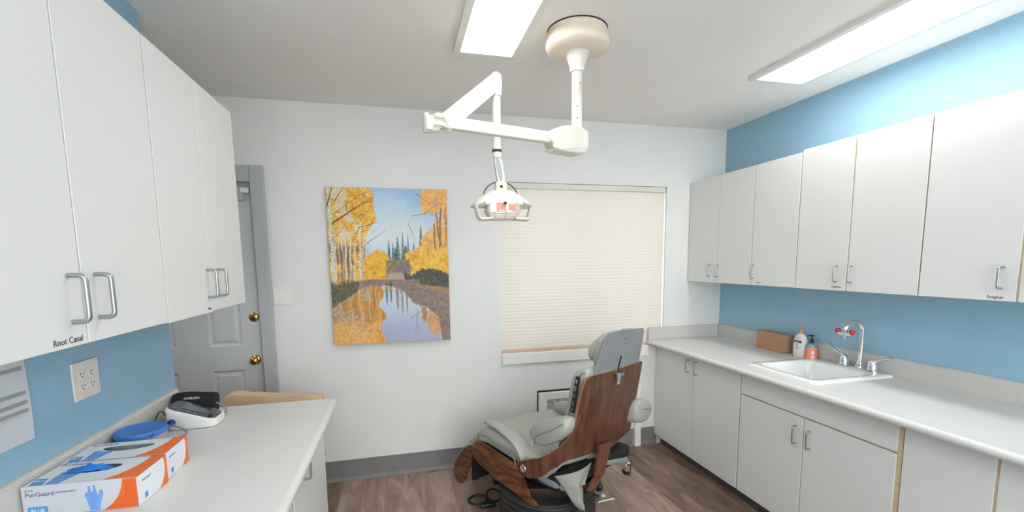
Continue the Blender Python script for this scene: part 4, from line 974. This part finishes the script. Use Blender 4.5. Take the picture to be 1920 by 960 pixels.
# sample by arc length with dense columns
cols_ = []
def addcol(f, l): cols_.append((f, l))
dens = []
for (a, b_) in zip(full, full[1:]):
    nseg = max(2, int(math.hypot(b_[0]-a[0], b_[1]-a[1])/.006))
    for k in range(nseg): dens.append((a[0] + (b_[0]-a[0])*k/nseg, a[1] + (b_[1]-a[1])*k/nseg))
dens.append(full[-1])
def pbot(f, l):
    a = abs(l)
    if a > .30:
        T_ = [(.302, .524), (.332, .512), (.368, .467), (.390, .410), (.401, .382), (.4065, .385), (.409, .41)]
        for (x0, y0), (x1, y1) in zip(T_, T_[1:]):
            if a <= x1: return y0 + (y1 - y0)*max(0, a - x0)/(x1 - x0)
        return .41
    return .524 - .045*max(0, 1 - a/.3)*(1 if l > -.1 else .6)
def shell_top(f, l):
    a = abs(l)
    if a > .399: # end of the wing, use f
        if f > .12: return .511 - (f - .12)*.5
    return ptop(a)
def sh_bot(f, l):
    a = abs(l)
    if a > .395:
        T_ = [(.08, .405), (.143, .382), (.186, .387), (.235, .425)]
        if f > .08:
            for (x0, y0), (x1, y1) in zip(T_, T_[1:]):
                if f <= x1: return y0 + (y1 - y0)*(f - x0)/(x1 - x0)
            return .425
    return pbot(f, l)
bsh = BM(); NV = 26; Vout = []; Vin = []
for i, (f, l) in enumerate(dens):
    p0 = dens[max(i-1, 0)]; p1 = dens[min(i+1, len(dens)-1)]; tx_, ty_ = p1[0]-p0[0], p1[1]-p0[1]; nl = math.hypot(tx_, ty_); nf, nn_ = ty_/nl, -tx_/nl   # inward normal (f,l)
    zt_, zb_ = shell_top(f, l), sh_bot(f, l)
    notch = abs(l + .012) < .011
    if notch: zt_ -= .045
    co_, ci_ = [], []
    for j in range(NV + 1):
        z = zb_ + (zt_ - zb_)*j/NV; ff = f + lean(z)
        co_.append(bsh.verts.new((L0 + l, ff, z))); ci_.append(bsh.verts.new((L0 + l + nn_*.016, ff + nf*.016, z)))
    Vout.append(co_); Vin.append(ci_)
edgef = []
for i in range(len(dens) - 1):
    for j in range(NV):
        bsh.faces.new((Vout[i][j], Vout[i+1][j], Vout[i+1][j+1], Vout[i][j+1])); bsh.faces.new((Vin[i][j], Vin[i][j+1], Vin[i+1][j+1], Vin[i+1][j]))
    edgef.append(bsh.faces.new((Vout[i][NV], Vout[i+1][NV], Vin[i+1][NV], Vin[i][NV]))); edgef.append(bsh.faces.new((Vout[i][0], Vin[i][0], Vin[i+1][0], Vout[i+1][0])))
for q in (0, -1):
    for j in range(NV): edgef.append(bsh.faces.new((Vout[q][j], Vout[q][j+1], Vin[q][j+1], Vin[q][j])))
for f_ in edgef: f_.material_index = 1
so_ = cp('back_shell', bsh, M_wood, angle=50); so_.data.materials.append(M_plyedge); tag(so_, 'walnut veneer bent plywood back shell')
for s_ in (-1, 1):
    b = BM(); lathe(b, [(0, 0), (.021, 0), (.023, .003), (.021, .006), (.014, .006), (.013, .003), (0, .003)], 24, Matrix.Translation((L0 + s_*.407, .196, .432)) @ Matrix.Rotation(math.radians(90)*s_, 4, 'Y')); cp('pivot_cap', b, M_chrome, parent=None)
# brown steel bracket down the back
b = BM(); prism(b, [(-.090, .577), (.018, .565), (.020, .505), (.004, .364), (-.080, .380)], 'y', -.020, -.002, .003)
prism(b, [(-.078, .372), (.002, .355), (-.045, .276), (-.118, .302)], 'y', -.012, .004, .003)
for v in b.verts: v.co.y += -.19*(v.co.z) - .0
cp('back_bracket', b, M_brown, angle=30)
# back cushion
def cushion(bm, xc, yc, zc, hx, hy, hz, p=3.2, n=20, shear=0, shx=0, bulge=0):
    def sg(c, e): return math.copysign(abs(c)**e, c)
    def F(u, v):
        th = 2*math.pi*u; ph = math.pi*(v - .5); e = 2/p
        x = hx*sg(math.cos(ph), e)*sg(math.cos(th), e); y = hy*sg(math.cos(ph), e)*sg(math.sin(th), e); z = hz*sg(math.sin(ph), e)
        return Vector((xc + x + shx*z, yc + y + shear*z, zc + z))
    V = grid(bm, F, n*2, n, closeu=True); bmesh.ops.remove_doubles(bm, verts=bm.verts, dist=1e-5); return bm
# profile side view (f,z) of the back cushion
bcp = smoothpoly([(-.128, 1.005), (-.112, 1.030), (-.062, 1.010), (-.030, .965), (-.008, .88), (.022, .758), (.060, .60), (.085, .50), (.0, .48), (-.03, .56), (-.05, .66), (-.09, .86), (-.13, .985)], 2)
b = BM(); secs = []
for (l, sc) in [(-.262, .90), (-.255, .965), (-.235, 1.0), (-.12, 1.03), (0, 1.04), (.12, 1.03), (.235, 1.0), (.255, .965), (.262, .90)]:
    cf, cz = -.045, .76; secs.append([(L0 + l, cf + (p[0]-cf)*sc + (.0), cz + (p[1]-cz)*(1 - (1-sc)*.25)) for p in bcp])
loft(b, secs); cp('back_cushion', b, M_vinyl, angle=70)
for l in (-.252, .252, -.205, .205):
    b = BM(); pp = [(L0 + l*1.005, p[0]*1.0, p[1]) for p in [(-.118, 1.010), (-.098, 1.016), (-.062, .998), (-.032, .955), (-.010, .87), (.012, .78), (.052, .62)]] if abs(l) > .22 else [(L0 + l*1.29, p[0] - .028, p[1]) for p in [(-.090, 1.005), (-.065, .995), (-.040, .96), (-.020, .90), (-.003, .84), (.012, .78), (.038, .68)]]
    tube(b, pp, .0035, 6); cp('piping', b, M_vinyld)
# switch strip on the near side
b = BM(); Rx = Matrix.Rotation(math.radians(10.8), 3, 'X'); obox(b, (L0 - .300, -.083, .890), .016, .022, .20, Rx, .002); stp = tag(cp('control_strip', b, M_black, angle=30), 'black switch strip')
b = BM()
for k, (z, m_) in enumerate([(.965, .022), (.925, .03), (.885, .02), (.845, .03), (.812, .02)]): obox(b, (L0 - .3085, -.083 - .19*(z - .89), z), .003, .010, m_, Rx)
cp('switch_buttons', b, M_chrome, parent=stp)
# headrest
def hp3(l, z, off=.0): return (L0 + l, .034 - .19*z + off + .012, z)
b = BM(); Rh = [(-.222, .950), (-.168, 1.165), (-.155, 1.198), (-.120, 1.208), (.175, 1.197), (.205, 1.188), (.216, 1.165), (.222, .940)]
Rh = [Rh[0]] + smoothpoly(Rh, 1)[2:-2] + [Rh[-1]]
A = [b.verts.new(hp3(l, z)) for l, z in Rh]; B = [b.verts.new(hp3(l, z, .014)) for l, z in Rh]; b.faces.new(A); b.faces.new(B[::-1])
for i in range(len(Rh)): b.faces.new((A[i], B[i], B[(i+1) % len(Rh)], A[(i+1) % len(Rh)]))
bmesh.ops.triangulate(b, faces=[f for f in b.faces if len(f.verts) > 4]); hpl = tag(cp('headrest_plate', b, M_plate, angle=30), 'grey painted metal headrest plate')
b = BM(); q = [hp3(.000, .965, -.002), hp3(.010, 1.058, -.002)]; tube(b, q, .0045, 8); q = hp3(.022, 1.155, -.001); cushion(b, q[0], q[1], q[2], .004, .002, .004, 2, 6); cp('plate_slot', b, M_black, parent=hpl)
b = BM(); q = hp3(.02, 1.203, .005); obox(b, q, .055, .03, .012, Matrix.Identity(3), .004); cp('top_clip', b, M_plate, parent=hpl)
b = BM(); cushion(b, L0 + .02, -.118, 1.10, .180, .028, .098, 5, 16, shear=-.19); cushion(b, L0 + .005, -.072, 1.09, .150, .068, .080, 2.3, 18, shear=-.19); cp('headrest_cushion', b, M_vinyl, angle=80)
b = BM(); obox(b, (L0 - .004, -.158, .955), .042, .03, .022, Matrix.Rotation(math.radians(-8), 3, 'X'), .003); obox(b, (L0 - .028, -.162, .948), .028, .02, .045, Matrix.Identity(3), .003); obox(b, (L0 - .034, -.168, .918), .030, .006, .018, Matrix.Identity(3), .001); cp('headrest_latch', b, M_chrome, angle=30)
b = BM(); obox(b, (L0 - .002, -.1745, .955), .026, .002, .013, Matrix.Rotation(math.radians(-8), 3, 'X')); cp('latch_recess', b, M_lcd)
# armrests
def arm(s, f_front, ext):
    prof_ = [(.150 + ext, .663), (.130 + ext, .706), (.085 + ext*.9, .733), (-.032, .779), (-.150, .815), (-.180, .782), (-.150, .711), (-.055, .647), (.055 + ext*.9, .594), (.115 + ext, .605)]
    prof_ = smoothpoly(prof_, 2); cf, cz = .0 + ext/2, .69; b = BM(); secs = []
    for (l, sc) in [(0, .62), (.012, .84), (.035, .98), (.065, 1.0), (.095, .98), (.118, .84), (.130, .62)]:
        secs.append([(L0 + s*(.292 + l), cf + (p[0]-cf)*(1 - (1-sc)*.35), cz + (p[1]-cz)*sc) for p in prof_])
    loft(b, secs); a_ = cp('armrest', b, M_vinyl, angle=80)
    b = BM(); pts = [(L0 + s*.424, f, z) for f, z in [(.125 + ext, .640), (.11 + ext, .668), (.07 + ext*.9, .692), (-.03, .735), (-.12, .775)]]; tube(b, fillet(pts, .03, 4), .003, 6); cp('piping', b, M_vinyld, parent=a_)
b = BM(); secs = []
ap = smoothpoly([(.200, .632), (.172, .680), (.130, .706), (.019, .752), (-.060, .778), (-.085, .750), (-.075, .690), (.001, .616), (.116, .560), (.168, .572)], 2)
for (l, sc) in [(-.330, .60), (-.322, .82), (-.305, .97), (-.275, 1.0), (-.245, .97), (-.225, .82), (-.215, .6)]:
    secs.append([(l, .06 + (p[0]-.06)*(1 - (1-sc)*.35), .66 + (p[1]-.66)*sc) for p in ap])
loft(b, secs); a_ = cp('armrest', b, M_vinyl, angle=80)
b = BM(); tube(b, fillet([(-.318, .150, .575), (-.331, .140, .612), (-.332, .11, .640), (-.331, .0, .700), (-.328, -.06, .745)], .03, 4), .003, 6); cp('piping', b, M_vinyld, parent=a_)
b = BM(); secs = []
ar = smoothpoly([(.262, .700), (.296, .742), (.358, .744), (.440, .705), (.488, .652), (.428, .591), (.333, .586), (.266, .612)], 2)
for (f, sc, dl_, dz_) in [(-.135, .72, 0, 0), (-.125, .93, 0, 0), (-.10, 1.0, 0, -.003), (.0, .98, .0, -.02), (.15, .88, -.01, -.05), (.30, .80, -.02, -.080), (.42, .70, -.03, -.105), (.50, .56, -.035, -.115), (.535, .38, -.035, -.118), (.55, .15, -.035, -.12)]:
    secs.append([(.375 + (p[0]-.375)*sc + dl_, f, .665 + (p[1]-.665)*sc + dz_) for p in ar])
loft(b, secs); a_ = cp('armrest', b, M_vinyl, angle=80)
b = BM(); tube(b, fillet([(.285, -.120, .700), (.33, -.137, .680), (.42, -.137, .668), (.466, -.122, .660), (.466, -.09, .652), (.440, .1, .625), (.42, .3, .575)], .03, 4), .003, 6); cp('piping', b, M_vinyld, parent=a_)
# arm supports
# seat cushion: side profile (f,z)
sp_ = [(.10, .465), (.09, .49), (.13, .51), (.24, .515), (.40, .545), (.52, .565), (.585, .556), (.64, .515), (.70, .445), (.74, .385), (.715, .372), (.665, .43), (.60, .465), (.50, .462), (.38, .442), (.27, .425), (.17, .44)]
spp = smoothpoly(sp_, 2); b = BM(); secs = []
for (l, sc) in [(-.376, .80), (-.370, .93), (-.355, 1.0), (-.30, 1.015), (-.15, 1.0), (0, .98), (.15, 1.0), (.30, 1.015), (.365, 1.0), (.382, .93), (.388, .80)]:
    cf, cz = .36, .49; dp = max(0, l)/.388*.055; secs.append([(L0 + l, cf + (p[0]-cf)*(1 - (1-sc)*.12), cz + (p[1]-cz)*sc - (dp if p[1] > .46 else dp*.3)) for p in spp])
loft(b, secs); st_ = cp('seat_cushion', b, M_vinyl, angle=70)
b = BM(); tube(b, fillet([(L0 - .392, .268, .405), (L0 - .392, .285, .475), (L0 - .392, .40, .497), (L0 - .392, .54, .520), (L0 - .392, .60, .512), (L0 - .39, .615, .475)], .04, 5), .0045, 8); cp('piping', b, M_vinyld, parent=st_)
# raised side pad flap on the near edge of the seat
b = BM(); secs = []
fl = [(.590, .592, .010), (.565, .605, .022), (.50, .607, .030), (.40, .590, .036), (.30, .560, .042), (.245, .515, .045), (.225, .465, .04), (.225, .445, .03)]
for i, (f, z, hw) in enumerate(fl):
    p0 = fl[max(i-1, 0)]; p1 = fl[min(i+1, len(fl)-1)]; tf, tz = p1[0]-p0[0], p1[1]-p0[1]; n_ = math.hypot(tf, tz); nf, nz = -tz/n_, tf/n_
    if nz < 0: nf, nz = -nf, -nz
    th_ = min(.022, .006 + hw*.45)
    secs.append([(L0 - .345 + hw*1.25*math.cos(a), f + nf*th_*math.sin(a), z + nz*th_*math.sin(a) - .012) for a in [2*math.pi*k/16 for k in range(16)]])
loft(b, secs); cp('side_pad', b, M_vinyl, angle=80)
# wooden seat side panels
for s_ in (-1, 1):
    sd = [(.652, .374), (.650, .415), (.635, .448), (.608, .466), (.585, .471), (.509, .466), (.39, .446), (.29, .429), (.240, .408), (.201, .358), (.165, .289), (.144, .262), (.100, .256), (.100, .238), (.132, .232), (.173, .239), (.28, .262), (.393, .279), (.513, .308), (.610, .336)]
    b = BM(); x0 = L0 + s_*.405; prism(b, smoothpoly(sd, 1), 'x', x0 - s_*.018, x0, .002); cp('side_panel', b, M_woodside, angle=30)
# leg rest
for s_ in (-1, 1):
    lp_ = smoothpoly([(.674, .398), (.712, .408), (.760, .372), (.815, .312), (.874, .230), (.886, .165), (.855, .114), (.785, .112), (.745, .20), (.700, .288), (.668, .369)], 1)
    b = BM(); x0 = L0 + s_*.385; prism(b, lp_, 'x', x0 - s_*.018, x0, .002); cp('leg_panel', b, M_woodside, angle=30)
b = BM(); prism(b, smoothpoly([(.700, .395), (.755, .362), (.812, .300), (.868, .225), (.878, .165), (.862, .165), (.80, .24), (.74, .32), (.685, .375)], 1), 'x', L0 - .366, L0 + .366, .002); cp('leg_board', b, M_wood, angle=40)
b = BM(); prism(b, smoothpoly([(.705, .41), (.765, .385), (.83, .315), (.89, .23), (.872, .222), (.815, .300), (.755, .366), (.70, .398)], 2), 'x', L0 - .37, L0 + .37, .006); cp('leg_cushion', b, M_vinyl, angle=60)
b = BM(); box(b, L0 - .36, L0 + .36, .70, .72, .16, .36, .004); cp('leg_back_plate', b, M_dark, angle=30)
b = BM(); obox(b, (L0 - .20, .66, .17), .03, .03, .14, Matrix.Identity(3), .01); cushion(b, L0 - .20, .655, .125, .028, .028, .030, 2.2, 10); cp('release_knob', b, M_black)
# under-structure
b = BM(); box(b, L0 - .34, L0 + .34, -.02, .62, .335, .41, .01); cp('seat_frame', b, M_dark, angle=30)
b = BM(); prism(b, [(-.317, .50), (-.317, .191), (-.140, .012), (.10, .0), (.16, .06), (.16, .50)], 'z', .240, .296, .003); cp('drive_housing', b, mat('dark_brown_housing', '#33231f', .4), angle=30)
b = BM(); box(b, -.24, .20, .06, .50, .29, .338, .01); cp('lift_frame', b, M_dark, angle=30)
# vinyl lining showing below the shell
b = BM(); secs = []
for (f, l) in dens[::3]:
    if f > .085: continue
    i = dens.index((f, l)); p0 = dens[max(i-1, 0)]; p1 = dens[min(i+1, len(dens)-1)]; tx_, ty_ = p1[0]-p0[0], p1[1]-p0[1]; nl = math.hypot(tx_, ty_); nf, nn_ = ty_/nl, -tx_/nl
    zc = sh_bot(f, l) - .018; k = max(.15, min(1, (.115 - f)/.10))
    secs.append([(L0 + l + nn_*(.045 + .022*k*math.cos(a)), f + lean(zc) + nf*(.045 + .022*k*math.cos(a)), zc + .008 + .038*k*math.sin(a)) for a in [2*math.pi*j/14 for j in range(14)]])
loft(b, secs); cp('rear_lining', b, M_vinyl, angle=80)
b = BM(); cushion(b, -.270, .07, .372, .030, .12, .030, 2.6, 12); cp('lower_pad', b, mat('blue_grey_vinyl', '#8a9499', .4, noise=.06, nscale=20))
def curve(P, t):
    n_ = len(P) - 1; t = min(max(t, 0), .99999)*n_; i = int(t); a = Vector(P[i]); b_ = Vector(P[i+1]); return a.lerp(b_, t - i)
fL = fillet([(-.385, 0, .482), (-.350, 0, .440), (-.285, 0, .364), (-.226, 0, .265), (-.160, 0, .205)], .05, 5)
fR = fillet([(-.079, 0, .456), (-.112, 0, .405), (-.146, 0, .358), (-.128, 0, .315), (-.130, 0, .25), (-.155, 0, .205)], .012, 4)
def flapF(u, v):
    p = curve(fL, v).lerp(curve(fR, v), u)
    return Vector((p.x, -.062 - .030*math.sin(math.pi*min(1, u*1.0))*(1 - .5*v) + .018*math.sin(u*9 + v*3)*(v*(1-v))*2 + (.03*max(0, u - .6)/.4 if v > .45 else 0), p.z))
b = BM(); V1 = grid(b, flapF, 18, 26); V2 = grid(b, lambda u, v: flapF(u, v) + Vector((0, .006, 0)), 18, 26)
for i in range(18):
    b.faces.new((V1[i][0], V2[i][0], V2[i+1][0], V1[i+1][0])); b.faces.new((V1[i][26], V1[i+1][26], V2[i+1][26], V2[i][26]))
for j in range(26): b.faces.new((V1[0][j], V1[0][j+1], V2[0][j+1], V2[0][j])); b.faces.new((V1[18][j], V2[18][j], V2[18][j+1], V1[18][j+1]))
cp('hanging_flap', b, M_vinyl, angle=70)
b = BM(); tube(b, [flapF(0, k/26) + Vector((-.001, .003, 0)) for k in range(27)], .004, 6); cp('flap_welt', b, M_vinyld)
# rolled pad with its white pin on the far side, and the far wooden heel
b = BM(); secs = []
for k in range(9): 
    s_ = k/8; r_ = .024 + .006*s_; secs.append([(.06 + .30*s_, .0 + r_*math.cos(a), .390 - .078*s_ + r_*math.sin(a)) for a in [2*math.pi*j/16 for j in range(16)]])
loft(b, secs); rp = cp('rolled_pad', b, mat('green_grey_vinyl', '#8a958d', .4, noise=.06, nscale=14), angle=80)
b = BM(); tube(b, [(.355, .0, .290), (.415, .0, .270)], .008, 10); cp('white_pin', b, M_whitep, parent=rp)
# bellows base
cbx, cby = -.105, .25
b = BM(); secs = []
for k in range(81):
    z = .030 + .215*k/80; w_ = 1 + .035*math.sin(2*math.pi*k/80*6); taper = 1 + .03*(1 - k/80); secs.append([(cbx + x*w_*taper, cby + y*w_*taper, z) for (x, y, _) in rrect(-.262, .262, -.262, .262, .22, 0, 9)])
loft(b, secs); cp('bellows', b, M_bellow, angle=80)
b = BM(); lathe(b, [(0, .001), (.25, .001), (.25, .03), (0, .032)], 40, Matrix.Translation((cbx, cby, 0))); cp('base_plate', b, M_dark, angle=30)
b = BM(); cushion(b, L0 + .03, .0, .235, .02, .03, .03, 2.2, 8); tube(b, [(L0 - .03, .02, .25), (L0 + .05, -.01, .22)], .010, 8); cp('rear_knob', b, M_black)

# ------------------------------------------------------------------ floor items
pd = BM(); cxp, cyp = .445, 2.80
tube(pd, [(cxp + .062*math.cos(2*math.pi*k/28), cyp + .055*math.sin(2*math.pi*k/28), .012) for k in range(28)], .0085, 8, closed=True)
tube(pd, [(cxp + .105 + .045*math.cos(2*math.pi*k/28), cyp + .0 + .055*math.sin(2*math.pi*k/28), .014 + .03*(1 + math.sin(2*math.pi*k/28))/2) for k in range(28)], .006, 8, closed=True)
fp = tag(thing('foot_control', 'black ring-shaped foot control on the floor left of the chair base', 'foot control', (cxp, cyp, 0)))
link('ring', pd, M_black, fp, smooth=True)
b = BM(); box(b, cxp + .0, cxp + .10, cyp - .105, cyp - .055, .001, .030, .01, 3); link('housing', b, M_black, fp, smooth=True)
fs = tag(thing('chrome_foot_switch', 'small chrome and black foot switch on the floor right of the chair', 'foot switch', (1.585, 2.90, 0)))
b = BM(); box(b, 1.560, 1.604, 2.875, 2.925, .001, .025, .004); box(b, 1.598, 1.606, 2.878, 2.922, .02, .08, .002); link('base', b, M_black, fs)
b = BM(); box(b, 1.563, 1.597, 2.872, 2.918, .026, .075, .004); link('chrome_cover', b, M_chrome, fs)
b = BM(); box(b, 1.574, 1.586, 2.868, 2.885, .072, .084, .002); link('slot', b, M_black, fs)
fpz = tag(thing('floor_outlet_plate', 'clear plastic floor plate with a white strip right of the chair base', 'floor plate', (1.26, 2.62, 0)))
b = BM(); prism(b, [(1.205, 2.585), (1.325, 2.60), (1.305, 2.70), (1.18, 2.70)], 'z', .0005, .004); link('plate', b, mat('smoky_clear_plate', '#b5ab9c', .2, trans=.4, alpha=.7), fpz)
b = BM(); obox(b, (1.263, 2.582, .006), .125, .010, .008, Matrix.Rotation(math.radians(6), 3, 'Z'), .002); link('white_strip', b, M_whitep, fpz)
b = BM(); lathe(b, [(0, .004), (.016, .004), (.014, .012), (0, .013)], 16, Matrix.Translation((1.27, 2.64, 0))); link('white_cap', b, M_whitep, fpz, smooth=True)
b = BM()
for k in range(4): tube(b, fillet([(1.15 + .02*k, 2.62, .006), (1.18 + .012*k, 2.66 - .01*k, .03), (1.21 + .01*k, 2.64, .012), (1.235, 2.66 - .012*k, .008)], .015, 4), .003, 6)
link('cord_stub', b, M_dark, fpz, smooth=True)
